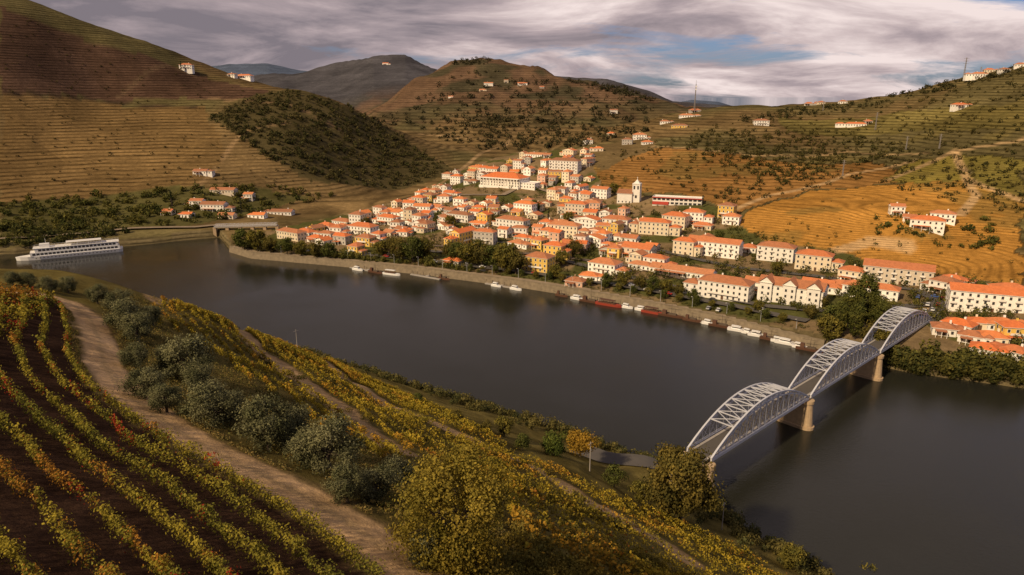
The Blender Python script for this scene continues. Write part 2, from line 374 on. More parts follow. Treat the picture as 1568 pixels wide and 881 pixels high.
st=N(nt,'ShaderNodeMapRange');nt.links.new(tri,st.inputs[0]);st.inputs[1].default_value=.06;st.inputs[2].default_value=.32;st.inputs[3].default_value=-.5;st.inputs[4].default_value=.2  # terrace stripes; the dark lines are riser shadow painted into the albedo
wn_=nt.nodes.new('ShaderNodeTexWhiteNoise');wn_.noise_dimensions='1D';nt.links.new(mathn(nt,'FLOOR',ph),wn_.inputs['W'])
terr=a.outputs['Alpha']
wna=mathn(nt,'MULTIPLY',mathn(nt,'SUBTRACT',wn_.outputs['Value'],.5),mathn(nt,'MULTIPLY',mathn(nt,'MINIMUM',step,3.),.1))
brk=N(nt,'ShaderNodeMapRange');nt.links.new(nD,brk.inputs[0]);brk.inputs[1].default_value=.36;brk.inputs[2].default_value=.6;brk.inputs[3].default_value=.25;brk.inputs[4].default_value=1.35
stv=mathn(nt,'ADD',mathn(nt,'MULTIPLY',st.outputs[0],brk.outputs[0]),wna)
sfac=mathn(nt,'MULTIPLY_ADD',stv,terr,1.0)
vo=nt.nodes.new('ShaderNodeTexVoronoi');vo.inputs['Scale'].default_value=.014;nt.links.new(pos,vo.inputs['Vector'])
vs=nt.nodes.new('ShaderNodeSeparateColor');nt.links.new(vo.outputs['Color'],vs.inputs[0])
pf=mathn(nt,'MULTIPLY_ADD',mathn(nt,'MULTIPLY',vs.outputs[0],terr),.4,.85)
nf=mathn(nt,'MULTIPLY_ADD',nA,1.2,.4);nf2=mathn(nt,'MULTIPLY_ADD',nC,1.0,.5);nf3=mathn(nt,'MULTIPLY_ADD',nD,.7,.65)
ff=mathn(nt,'MULTIPLY',mathn(nt,'MULTIPLY',mathn(nt,'MULTIPLY',nf,nf2),mathn(nt,'MULTIPLY',sfac,pf)),nf3)
nt.links.new(scalecol(nt,a.outputs['Color'],ff),b.inputs['Base Color']);b.inputs['Roughness'].default_value=1;b.inputs['Specular IOR Level'].default_value=.0
bp=nt.nodes.new('ShaderNodeBump');bp.inputs['Strength'].default_value=.7;bp.inputs['Distance'].default_value=1.
hh=mathn(nt,'ADD',mathn(nt,'MULTIPLY',mathn(nt,'MULTIPLY',fr,mathn(nt,'MULTIPLY',terr,step)),.3),mathn(nt,'MULTIPLY',nC,.22))
nt.links.new(hh,bp.inputs['Height']);nt.links.new(bp.outputs[0],b.inputs['Normal'])
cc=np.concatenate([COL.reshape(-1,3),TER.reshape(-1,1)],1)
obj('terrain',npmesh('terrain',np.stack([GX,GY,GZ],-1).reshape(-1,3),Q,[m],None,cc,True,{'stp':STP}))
# ================= WATER
m,nt,b=newmat('river_water');b.inputs['Base Color'].default_value=(.020,.020,.015,1);b.inputs['Roughness'].default_value=.08;b.inputs['IOR'].default_value=1.33
g=nt.nodes.new('ShaderNodeNewGeometry');bp=nt.nodes.new('ShaderNodeBump');bp.inputs['Strength'].default_value=.5;bp.inputs['Distance'].default_value=.25
w1=mathn(nt,'MULTIPLY',noise(nt,.9,5,g.outputs['Position'],.7),mathn(nt,'MULTIPLY_ADD',noise(nt,.012,4,g.outputs['Position'],.6),2.8,-.75));nt.links.new(w1,bp.inputs['Height']);nt.links.new(bp.outputs[0],b.inputs['Normal'])
me=bpy.data.meshes.new('river');me.from_pydata([(-2500,-800,0),(2500,-800,0),(2500,1200,0),(-2500,1200,0)],[],[(0,1,2,3)]);me.materials.append(m);obj('river_water',me)
# ================= generic builder
class MB:
    def __init__(s): s.v=[];s.f=[];s.m=[]
    def face(s,pts,m):
        o=len(s.v);s.v+=[tuple(map(float,p)) for p in pts];s.f.append(tuple(range(o,o+len(pts))));s.m.append(m)
    def box(s,x0,x1,y0,y1,z0,z1,m):
        p=[(x0,y0,z0),(x1,y0,z0),(x1,y1,z0),(x0,y1,z0),(x0,y0,z1),(x1,y0,z1),(x1,y1,z1),(x0,y1,z1)]
        for f in ((3,2,1,0),(4,5,6,7),(0,1,5,4),(1,2,6,5),(2,3,7,6),(3,0,4,7)): s.face([p[i] for i in f],m)
    def beam(s,p,q,w,h,m):
        p=np.array(p,float);q=np.array(q,float);d=q-p;d/=np.linalg.norm(d)
        u=np.cross(d,[0,0,1]);
        if np.linalg.norm(u)<.01:u=np.array([1.,0,0])
        u/=np.linalg.norm(u);k=np.cross(u,d);u=u*w/2;k=k*h/2
        P=[p-u-k,p+u-k,p+u+k,p-u+k,q-u-k,q+u-k,q+u+k,q-u+k]
        for f in ((0,1,2,3),(7,6,5,4),(0,4,5,1),(1,5,6,2),(2,6,7,3),(3,7,4,0)): s.face([P[i] for i in f],m)
    def tube(s,p,q,r0,r1,m,n=8,cap=True):
        V,Q=tube(p,q,r0,r1,n)
        for f in Q: s.face([V[i] for i in f],m)
        if cap: s.face([V[n+i] for i in range(n)],m);s.face([V[n-1-i] for i in range(n)],m)
    def mesh(s,name,mats):
        me=bpy.data.meshes.new(name);me.from_pydata(s.v,[],s.f)
        for m in mats: me.materials.append(m)
        me.polygons.foreach_set('material_index',s.m);me.update();return me
    def obj(s,name,mats,loc=(0,0,0),rz=0,sc=1): return obj(name,s.mesh(name,mats),loc,rz,sc)
    def wins(s,x0,x1,y0,y1,fl,z0=0,fh=3.0,sides='fblr',ww=1.0,wh=1.4,gap=2.9,frame=True,door=True):
        for sd in sides:
            L=(x1-x0) if sd in 'fb' else (y1-y0);n=max(1,int(L/gap))
            for k in range(n):
                c=(k+.5)*L/n
                for f in range(fl):
                    isd=door and f==0 and sd=='f' and k==n//2
                    for (w,h,e,mt) in (((ww+.3,wh+.3,.03,3),) if frame else ())+((ww,wh,.06,2),):
                        if isd: w,h,zb=1.3,2.2,z0+.05;mt=4 if mt==2 else mt;
                        else: zb=z0+f*fh+.95-(h-wh)/2
                        a,bb=c-w/2,c+w/2
                        if sd=='f': P=[(x0+a,y0-e,zb),(x0+bb,y0-e,zb),(x0+bb,y0-e,zb+h),(x0+a,y0-e,zb+h)]
                        if sd=='b': P=[(x0+a,y1+e,zb),(x0+bb,y1+e,zb),(x0+bb,y1+e,zb+h),(x0+a,y1+e,zb+h)]
                        if sd=='l': P=[(x0-e,y0+a,zb),(x0-e,y0+bb,zb),(x0-e,y0+bb,zb+h),(x0-e,y0+a,zb+h)]
                        if sd=='r': P=[(x1+e,y0+a,zb),(x1+e,y0+bb,zb),(x1+e,y0+bb,zb+h),(x1+e,y0+a,zb+h)]
                        s.face(P,mt)
    def block(s,x0,x1,y0,y1,zh,roof='hip',z0=0,found=5,rise=None,win=True,fl=None,sides='fblr',door=True,oh=.5,frame=True,gap=2.9):
        zb=z0-found
        s.box(x0,x1,y0,y1,zb,zh,0)
        if roof=='flat':
            for a in ((x0-.2,x1+.2,y0-.2,y0+.15),(x0-.2,x1+.2,y1-.15,y1+.2),(x0-.2,x0+.15,y0+.15,y1-.15),(x1-.15,x1+.2,y0+.15,y1-.15)): s.box(a[0],a[1],a[2],a[3],zh-.1,zh+.6,0)
        else:
            X0,X1,Y0,Y1=x0-oh,x1+oh,y0-oh,y1+oh
            s.box(X0,X1,Y0,Y1,zh+.005,zh+.2,3);z=zh+.205
            w=min(X1-X0,Y1-Y0);r=rise or w*.22;a=w/2
            if roof=='hip':
                if X1-X0>=Y1-Y0: r0=(X0+a,(Y0+Y1)/2,z+r);r1=(X1-a,(Y0+Y1)/2,z+r)
                else: r0=((X0+X1)/2,Y0+a,z+r);r1=((X0+X1)/2,Y1-a,z+r)
                A,B,C,D=(X0,Y0,z),(X1,Y0,z),(X1,Y1,z),(X0,Y1,z)
                if X1-X0>=Y1-Y0:
                    s.face([A,B,r1,r0],1);s.face([C,D,r0,r1],1);s.face([B,C,r1],1);s.face([D,A,r0],1)
                else:
                    s.face([A,B,r0],1);s.face([C,D,r1],1);s.face([B,C,r1,r0],1);s.face([D,A,r0,r1],1)
            else:
                if roof=='gx':
                    ym=(Y0+Y1)/2;A=[(X0,Y0,z),(X1,Y0,z),(X1,ym,z+r),(X0,ym,z+r),(X1,Y1,z),(X0,Y1,z)]
                    s.face([A[0],A[1],A[2],A[3]],1);s.face([A[3],A[2],A[4],A[5]],1)
                    s.face([(x0,y0,z),(x0,y1,z),(x0,(y0+y1)/2,z+r*.93)],0);s.face([(x1,y0,z),(x1,y1,z),(x1,(y0+y1)/2,z+r*.93)],0)
                else:
                    xm=(X0+X1)/2;A=[(X0,Y0,z),(X0,Y1,z),(xm,Y1,z+r),(xm,Y0,z+r),(X1,Y1,z),(X1,Y0,z)]
                    s.face([A[0],A[1],A[2],A[3]],1);s.face([A[3],A[2],A[4],A[5]],1)
                    s.face([(x0,y0,z),(x1,y0,z),((x0+x1)/2,y0,z+r*.93)],0);s.face([(x0,y1,z),(x1,y1,z),((x0+x1)/2,y1,z+r*.93)],0)
        if win:
            s.wins(x0,x1,y0,y1,fl or max(1,int((zh-z0)/3)),z0,3.0,sides,door=door,frame=frame,gap=gap)
HM=lambda w:[WALLS[w],ROOF,GLASS,TRIM,DOOR]
placed=[]
def house(px,py,L,D,fl,w='white',roof='hip',rot=-34,name=None,tmin=230,kind=None,world=None):
    p=G1(px,py,tmin) if world is None else np.array(world,float)
    th=math.radians(rot)
    c=p[:2]+np.array([-math.sin(th),math.cos(th)])*D/2
    z=float(H(c[0],c[1]))
    ft=[float(H(c[0]+math.sin(th)*D/2+math.cos(th)*s,c[1]-math.cos(th)*D/2+math.sin(th)*s)) for s in (-L/2,0,L/2)]
    z=max(z-1,min(ft)+.2,max(ft)-1.5)
    mb=MB();h=fl*3+.1
    if kind is None:
        mb.block(-L/2,L/2,-D/2,D/2,h,roof,fl=fl,rise=None)
        if roof!='flat':
            cx=random.uniform(-L*.3,L*.3);mb.box(cx-.4,cx+.4,D*.12,D*.12+.7,h+.5,h+D*.2+1.2,0)
            if random.random()<.5 and L>8:
                a=random.choice([-1,1]);W=L*random.uniform(.3,.45)
                mb.block(a*L/2-W/2+a*(W/2+.02),a*L/2+W/2+a*(W/2+.02),-D*.4,D*.35,max(3.1,h-3),'hip',fl=max(1,fl-1),door=False,sides='fb'+('r' if a>0 else 'l'))
            if random.random()<.4: mb.box(-L*.4,L*.1,-D/2-3,-D/2-.08,2.5,2.65,1);[mb.box(x,x+.2,-D/2-2.9,-D/2-2.7,-3,2.49,3) for x in (-L*.39,-L*.15,L*.08)]
            if fl>1 and random.random()<.5: mb.box(-L*.3,L*.3,-D/2-1.1,-D/2-.08,3.0,3.15,3);mb.box(-L*.3,L*.3,-D/2-1.1,-D/2-1.04,3.15,4.0,3)
    elif kind=='hotel_gables':
        mb.block(-L/2,L/2,-D/2,D/2,h,'gx',fl=fl,rise=3.2)
        n=3;gw=L/5.2
        for k in range(n):
            x=-L/2+gw*.7+(L-gw*1.4)*k/(n-1)
            mb.block(x-gw/2,x+gw/2,-D/2-1.6,D*.1,h+1.2,'gy',fl=fl+0,rise=3.0,sides='f',gap=2.2,door=False)
    elif kind=='school':
        mb.block(-L/2,L/2,-D/2,D/2,h,'hip',fl=fl,rise=4.5)
        for k in range(13):
            x=-L/2+L*(k+.5)/13;mb.box(x-.35,x+.35,-D/2-2.6,-D/2-2.0,-5,h-.6,3)
        mb.box(-L/2,L/2,-D/2-2.9,-D/2-.07,h-.6,h-.05,0)
        mb.box(-L/2,L/2,-D/2-2.9,-D/2-.07,-5,1.2,0)
        mb.block(L/2+.05,L/2+16,-D/2+2,D/2-4,h-4,'flat',fl=2,door=False,sides='fr')
    elif kind=='modern':
        mb.block(-L/2,L/2,-D/2,D/2,h,'flat',win=False)
        mb.wins(-L/2,L/2,-D/2,D/2,fl,0,3,'fb',2.6,1.7,3.6,False,False)
        mb.box(-L/2-.3,L/2+.3,-D/2-1.2,-D/2-.2,h-.1,h+.5,5)
        mb.box(-L/2,-L/6,-D/2-.5,-D/2-.1,.3,2.8,5)
    elif kind=='apartment':
        mb.block(-L/2,L/2,-D/2,D/2,h,roof,fl=fl,gap=3.2)
        n=int(L/3.2)
        for k in range(0,n,2):
            x=-L/2+(k+.5)*L/n
            for f in range(1,fl):
                mb.box(x-1.3,x+1.3,-D/2-1.1,-D/2-.07,f*3+.05,f*3+.2,3);mb.box(x-1.3,x+1.3,-D/2-1.1,-D/2-1.0,f*3+.2,f*3+1.0,3)
    mats=HM(w)+[REDP]
    nm=name or {'white':'white_house','cream':'cream_house','yellow':'yellow_house','grey':'grey_house','pink':'pink_house','beige':'beige_house'}[w]
    mb.obj(nm,mats,(c[0],c[1],z),th)
    placed.append((c[0],c[1],0,L,D,th))
REDP=simple('red_cladding',(.45,.05,.03),.6,.1,1)
def occ(x,y,r):
    for X_,Y_,rr,L,D,th in placed:
        dx,dy=x-X_,y-Y_;a=abs(dx*math.cos(th)+dy*math.sin(th));b=abs(-dx*math.sin(th)+dy*math.cos(th))
        if a<L/2+r and b<D/2+r: return True
    return False
# --- named buildings
house(1105,460,27,12,3,'white','hip',-34,'riverside_hotel')
house(1207,466,32,13,3,'white','gx',-34,'gabled_hotel',230,'hotel_gables')
house(1158,452,14,9,2,'white','gx',-34)
house(1090,394,34,11,3,'white','gx',-32,'apartment_block',230,'apartment')
house(1185,402,22,11,3,'white','hip',-32,'town_house_block',230,'apartment')
house(1243,415,20,11,3,'cream','hip',-32)
house(1250,445,16,9,1,'white','gx',-34)
house(1372,436,34,12,3,'beige','gx',-30,'apartment_block',230,'apartment')
house(1330,458,26,9,2,'white','hip',-34)
house(1512,480,32,11,3,'white','gx',-24,'apartment_block',230,'apartment')
house(920,420,18,11,2,'white','hip',-34,'villa')
house(1040,425,38,10,1,'white','gx',-34,'railway_warehouse')
house(1000,412,14,8,2,'white','hip',-34)
house(972,396,20,12,2,'beige','gx',-34,'railway_station')
house(820,418,16,11,3,'yellow','hip',-30);house(845,398,13,9,3,'yellow','hip',-30)
house(765,287,46,22,3,'white','hip',-30,'school_building',230,'school')
house(862,268,32,11,4,'white','hip',-28,'apartment_block',230,'apartment')
house(1036,315,40,12,2,'white','flat',-20,'modern_school',230,'modern')
house(1418,355,20,10,2,'white','hip',-30,'quinta_house');house(1442,343,15,8,2,'white','hip',-30,'quinta_house');house(1374,330,9,7,2,'white','gx',-15)
house(1392,340,8,7,1,'white','gx',-30)
for a in [(325,325,22,10,2,'white'),(300,318,12,8,2,'white'),(345,335,14,8,1,'cream'),(430,330,20,9,1,'white'),(340,300,24,9,1,'beige'),(306,270,14,8,1,'white'),(380,308,9,7,2,'grey'),(285,335,9,7,1,'white'),(395,335,11,8,1,'white'),(255,330,9,7,1,'cream')]: house(*a,roof='gx',rot=-5)
for a in [(285,112,16,9,2,'white'),(372,122,24,9,1,'white'),(352,118,9,8,1,'white'),(1166,193,18,9,2,'white'),(1040,197,20,9,1,'yellow'),(1052,180,20,9,1,'white'),(1018,190,13,8,1,'white'),(980,214,16,9,2,'white'),(900,222,12,9,2,'white'),(960,222,12,8,2,'grey'),(935,208,11,8,1,'cream'),(992,222,12,8,1,'white'),(1310,195,24,8,1,'white'),(1330,190,9,8,1,'grey'),(1472,168,16,8,1,'white'),(1500,121,18,9,1,'white'),(1452,122,14,8,2,'yellow'),(1370,142,12,8,1,'cream'),(1540,112,11,8,1,'white'),(1238,162,12,8,1,'grey'),(1065,172,16,8,1,'grey'),(916,232,11,8,1,'beige'),(1400,136,10,7,1,'white'),(1515,112,12,8,1,'cream'),(1562,104,12,8,1,'white'),(1425,126,12,7,1,'grey'),(1290,160,12,8,1,'white'),(1258,160,10,7,1,'cream')]: house(*a,roof='hip',rot=random.uniform(-30,10))
for a in [(748,134,24,10,2,'white'),(738,140,14,9,1,'cream'),(800,131,26,10,1,'white'),(775,128,12,9,2,'cream'),(940,174,16,10,2,'white'),(830,136,12,8,1,'grey'),(590,100,26,12,2,'white'),(690,150,12,8,1,'white')]: house(*a,roof='gx',rot=random.uniform(-10,10))
for a in [(1462,508,12,8,1,'white'),(1520,530,11,8,1,'cream'),(1535,508,12,8,1,'white'),(1505,548,10,8,1,'white'),(1484,528,9,7,1,'white'),(1555,525,10,8,2,'yellow'),(1545,552,10,8,1,'white'),(1445,515,9,8,1,'white'),(1440,450,13,9,2,'white'),(1455,436,11,8,1,'pink'),(1300,432,13,9,2,'cream'),(1290,447,15,9,1,'white'),(1550,462,15,10,2,'cream'),(1500,506,9,7,1,'cream')]: house(*a,roof='hip',rot=-34+random.uniform(-25,25))
for a in [(440,368,24,9,2,'cream'),(462,362,16,9,1,'white'),(550,360,22,11,2,'white'),(590,345,18,9,2,'white'),(495,352,14,9,1,'pink'),(520,345,18,9,1,'white'),(555,378,13,9,2,'yellow'),(575,372,9,8,2,'white'),(540,392,9,8,2,'yellow'),(520,375,11,8,2,'grey'),(878,440,11,8,1,'pink'),(900,432,11,8,1,'white'),(690,408,12,7,1,'grey'),(697,283,13,10,3,'white'),(683,275,12,9,2,'white'),(1030,350,18,11,3,'cream'),(1060,345,15,10,3,'white'),(1110,335,12,9,3,'yellow'),(1118,345,12,9,2,'white'),(1145,388,10,8,1,'white'),(600,392,10,7,1,'cream'),(480,372,12,8,1,'white'),(780,350,26,10,2,'white'),(860,365,24,10,3,'cream'),(940,355,20,10,3,'white'),(700,340,22,9,2,'white'),(1000,360,22,10,3,'cream'),(800,330,18,9,3,'white'),(880,330,18,9,3,'beige')]: house(*a,roof='hip',rot=-28+random.uniform(-6,6))
# --- church
p=G1(962,313,230);mb=MB()
mb.block(-16,-3.02,-5,5,8.5,'gx',fl=1,rise=3.5,door=False);mb.box(-3,3,-3,3,-5,17,0);mb.box(-3.4,3.4,-3.4,3.4,17,17.6,3)
for q in [(-2.3,-3.04),(.9,-3.04)]: mb.box(q[0],q[0]+1.4,q[1],-3.0,12.5,15.5,2)
mb.box(-3.05,-3.0,-.8,.8,12.5,15.5,2);mb.box(3.0,3.05,-.8,.8,12.5,15.5,2);mb.box(-.9,.9,-3.05,-3,5,7.5,2)
t=[(-2.6,-2.6,17.6),(2.6,-2.6,17.6),(2.6,2.6,17.6),(-2.6,2.6,17.6)]
for i in range(4): mb.face([t[i],t[(i+1)%4],(0,0,21)],0)
mb.box(-.1,.1,-.1,.1,20.8,23,3);mb.box(-.6,.6,-.08,.08,22.1,22.3,3)
for s in ((-3.02,-3.02),(3.02,-3.02),(-3.02,3.02),(3.02,3.02)): mb.box(s[0]-.25,s[0]+.25,s[1]-.25,s[1]+.25,-5,16.98,3)
mb.obj('church',HM('white'),(p[0]+8,p[1]+6,p[2]-.3),math.radians(-24));placed.append((p[0]+3,p[1]+6,0,26,14,-.42))
# --- town fill
excl=[wpoly(q,230) for q in ([(690,288),(820,282),(850,300),(800,312),(720,312)],[(930,318),(1070,318),(1070,328),(930,330)],[(900,280),(1080,290),(1080,312),(930,312)])]
cands=samp([(500,345),(640,305),(690,268),(800,238),(905,238),(912,300),(940,330),(1000,332),(1100,330),(1135,352),(1100,385),(1010,400),(960,415),(900,402),(860,390),(790,382),(700,372),(640,366),(600,372),(540,385),(420,374)],1800,230)
cnt=0
for c in cands:
    L=random.choice([random.uniform(7,12),random.uniform(7,12),random.uniform(12,20)]);D=random.uniform(6.5,9.5)
    if dpoly(c[0],c[1],[tuple(q) for q in FS])<32: continue
    if any(bool(inpoly(c[0],c[1],e)) for e in excl): continue
    dens=float(fbm(np.array(c[0]),np.array(c[1]),60,2))
    if dens<.40: continue
    if occ(c[0],c[1],max(L,D)*.5+random.choice([-1.5,.5,3.0])): continue
    fl=random.choice([1,1,2,2,2,3]);w=random.choice(['white']*8+['cream']*4+['yellow','yellow','grey','beige','pink'])
    house(0,0,L,D,fl,w,random.choice(['hip','hip','gx','gx','gy']),-30+random.choice([0,0,0,90])+random.uniform(-16,16),world=c)
    cnt+=1
    if cnt>155: break
print('fill houses',cnt)
# ================= BRIDGE
BA=np.array([53.,176.]);BB=np.array([191.,304.]);BL=np.linalg.norm(BB-BA);bd=(BB-BA)/BL;bn=np.array([bd[1],-bd[0]])
DZ=11.5
def bp3(s,w,z): q=BA+bd*s+bn*w;return (q[0],q[1],z)
mb=MB();SP=BL/3;W=3.9
def pbox(s0,s1,w0,w1,z0,z1,m):
    P=[bp3(s0,w0,z0),bp3(s1,w0,z0),bp3(s1,w1,z0),bp3(s0,w1,z0),bp3(s0,w0,z1),bp3(s1,w0,z1),bp3(s1,w1,z1),bp3(s0,w1,z1)]
    for f in ((3,2,1,0),(4,5,6,7),(0,1,5,4),(1,2,6,5),(2,3,7,6),(3,0,4,7)): mb.face([P[i] for i in f],m)
pbox(-14,BL+14,-3.3,3.3,DZ-.45,DZ,1)
pbox(-14,BL+14,-3.3,-2.5,DZ+.004,DZ+.16,3);pbox(-14,BL+14,2.5,3.3,DZ+.004,DZ+.16,3)
NP=16
for k in range(3):
    s0=k*SP+.8;L=SP-1.6
    zt=lambda s:DZ+.3+9.4*(4*(s/L)*(1-s/L))
    zi=lambda s:DZ+.25+7.9*(4*(s/L)*(1-s/L))
    for sg in (-1,1):
        w=sg*W
        mb.beam(bp3(s0,w,DZ-.2),bp3(s0+L,w,DZ-.2),.5,1.0,0)
        S=np.linspace(0,L,NP+1)
        for i in range(NP):
            a,b_=S[i],S[i+1]
            mb.beam(bp3(s0+a,w,zt(a)),bp3(s0+b_,w,zt(b_)),.55,.42,0)
            mb.beam(bp3(s0+a,w,zi(a)),bp3(s0+b_,w,zi(b_)),.42,.3,0)
            if i>0: mb.beam(bp3(s0+a,w,DZ),bp3(s0+a,w,zt(a)),.26,.26,0)
            if i%2==0: mb.beam(bp3(s0+a,w,zi(a)),bp3(s0+b_,w,zt(b_)),.2,.2,0)
            else: mb.beam(bp3(s0+a,w,zt(a)),bp3(s0+b_,w,zi(b_)),.2,.2,0)
            if 0<i<NP-1:
                mb.beam(bp3(s0+a,w,zi(a)),bp3(s0+b_,w,DZ+.2),.16,.16,0)
                mb.beam(bp3(s0+a,w,DZ+.2),bp3(s0+b_,w,zi(b_)),.16,.16,0)
        mb.beam(bp3(s0,w*.9,DZ+1.15),bp3(s0+L,w*.9,DZ+1.15),.07,.07,0);mb.beam(bp3(s0,w*.9,DZ+.65),bp3(s0+L,w*.9,DZ+.65),.05,.05,0)
    for i in range(1,NP):
        a=S[i];b_=S[i+1]
        mb.beam(bp3(s0+a,-W,DZ-.75),bp3(s0+a,W,DZ-.75),.3,.5,0)
        if zt(a)>DZ+5:
            mb.beam(bp3(s0+a,-W,zt(a)),bp3(s0+a,W,zt(a)),.28,.28,0)
            if zt(b_)>DZ+5:
                mb.beam(bp3(s0+a,-W,zt(a)),bp3(s0+b_,W,zt(b_)),.18,.18,0);mb.beam(bp3(s0+a,W,zt(a)),bp3(s0+b_,-W,zt(b_)),.18,.18,0)
for s in (SP,2*SP,0,BL):
    n=16
    def ring(a,bw,z):
        return [bp3(s+a*math.cos(t)*1.0,math.copysign(bw-a,math.sin(t))+a*math.sin(t) if abs(math.sin(t))>1e-6 else 0,z) for t in np.arange(n)*2*math.pi/n+math.pi/n]
    lv=[(2.6,6.6,-6),(2.6,6.6,1.0),(2.1,6.0,1.0),(1.75,5.3,DZ-2.2),(2.1,5.7,DZ-2.2),(2.1,5.7,DZ-1.15)]
    R_=[ring(*l) for l in lv]
    for q in range(len(R_)-1):
        for i in range(n): mb.face([R_[q][i],R_[q][(i+1)%n],R_[q+1][(i+1)%n],R_[q+1][i]],2)
    mb.face(R_[-1],2)
pbox(-22,-2.2,-4.2,4.2,-2,DZ-.5,2);pbox(BL+2.2,BL+20,-4.2,4.2,0,DZ-.5,2)
mb.obj('steel_arch_bridge',[STEEL,ASPH,STONE,CONC])
# ================= ribbons
def resample(pts,step):
    pts=np.array([p[:2] for p in pts],float);d=np.r_[0,np.cumsum(np.linalg.norm(np.diff(pts,axis=0),axis=1))]
    s=np.arange(0,d[-1],step);return np.stack([np.interp(s,d,pts[:,0]),np.interp(s,d,pts[:,1])],1)
def normals(P):
    T=np.gradient(P,axis=0);T/=np.linalg.norm(T,axis=1)[:,None];return np.stack([T[:,1],-T[:,0]],1),T
def ribbon(name,pts,w,mat,off=.4,z=None,step=4,side=0):
    P=resample(pts,step);Nn,_=normals(P);V=[];n=5
    for k in range(n):
        q=P+Nn*((k/(n-1)-.5)*w+side);zz=H(q[:,0],q[:,1])+off if z is None else np.full(len(q),z)
        V.append(np.c_[q,zz])
    zc=np.max([v[:,2] for v in V],0)
    for v in V: v[:,2]=zc
    V=np.stack(V,1);m=len(P);ix=np.arange(m*n).reshape(m,n)
    Q=np.stack([ix[:-1,:-1],ix[1:,:-1],ix[1:,1:],ix[:-1,1:]],-1).reshape(-1,4)
    return obj(name,npmesh(name,V.reshape(-1,3),Q,[mat],smooth=True)),P,Nn
qs=[p for p in fs if -212<p[0]<147]
QP=resample(qs,3);QN,QT=normals(QP)
mb=MB()
inn=-QN
for i in range(len(QP)-1):
    a,b_=QP[i]-inn[i]*1.2,QP[i+1]-inn[i+1]*1.2
    c,d_=QP[i]+inn[i]*0.2,QP[i+1]+inn[i+1]*0.2;e,f_=QP[i]+inn[i]*5.5,QP[i+1]+inn[i+1]*5.5
    mb.face([(*a,-3),(*b_,-3),(*d_,3.9),(*c,3.9)],0)
    mb.face([(*c,3.9),(*d_,3.9),(*f_,4.3),(*e,4.3)],1)
    g0,g1=QP[i]+inn[i]*.7,QP[i+1]+inn[i+1]*.7
    mb.face([(*c,4.7),(*d_,4.7),(*g1,4.7),(*g0,4.7)],0);mb.face([(*c,3.904),(*d_,3.904),(*d_,4.7),(*c,4.7)],0);mb.face([(*g0,3.9),(*g1,3.9),(*g1,4.7),(*g0,4.7)],0)
mb.obj('quay_wall',[QSTONE,PAVE])
roadw=[tuple(p) for p in (QP+inn*16)[20:-4]]
ribbon('riverside_road',roadw,6.5,ASPH,.5)
ribbon('station_street',wpoly([(640,385),(760,392),(870,402),(960,425),(1060,447),(1170,470),(1290,480),(1400,470),(1460,462)],230),6,ASPH,.5)
ribbon('upper_street',wpoly([(760,372),(900,372),(1010,385),(1130,412),(1250,425),(1400,445),(1440,465),(1420,500)],230),6,ASPH,.5)
ribbon('hill_street',wpoly([(700,300),(770,300),(800,280),(860,300),(900,318),(940,345),(900,368)],230),6,PAVE,.5)
ribbon('railway_track',wpoly([(560,372),(700,380),(850,394),(960,408),(1060,432)],230),5,simple('ballast',(.14,.10,.075),.95,.3,1),.6)
ribbon('valley_road',wpoly([(-40,372),(100,362),(200,352),(300,350),(350,346)],230),6,PAVE,1.2)
ribbon('bridge_approach_road',[(62,184),(50,173),(42,170),(32,171),(24,175),(16,181)],6.5,ASPH,.35,step=3)
p=G1(330,356,230);q=G1(425,352,230);mb=MB();p=np.array([p[0],p[1]]);q=np.array([q[0],q[1]]);dd=(q-p);LL=np.linalg.norm(dd)
mb.box(0,LL,-3,3,10,11,0)
for k in range(6): mb.box(LL*k/5-1.2,LL*k/5+1.2,-2.6,2.6,-4,9.99,1)
for sg in (-1,1):
    mb.box(0,LL,sg*2.9-.1,sg*2.9+.1,12.2,12.4,2)
    for k in range(int(LL/3)): mb.box(k*3,k*3+.2,sg*2.9-.08,sg*2.9+.08,11.01,12.2,2);mb.beam((k*3,sg*2.9,11.1),(k*3+3,sg*2.9,12.2),.12,.12,2)
mb.obj('railway_bridge',[CONC,STONE,STEEL],(p[0],p[1],-2),math.atan2(dd[1],dd[0]))
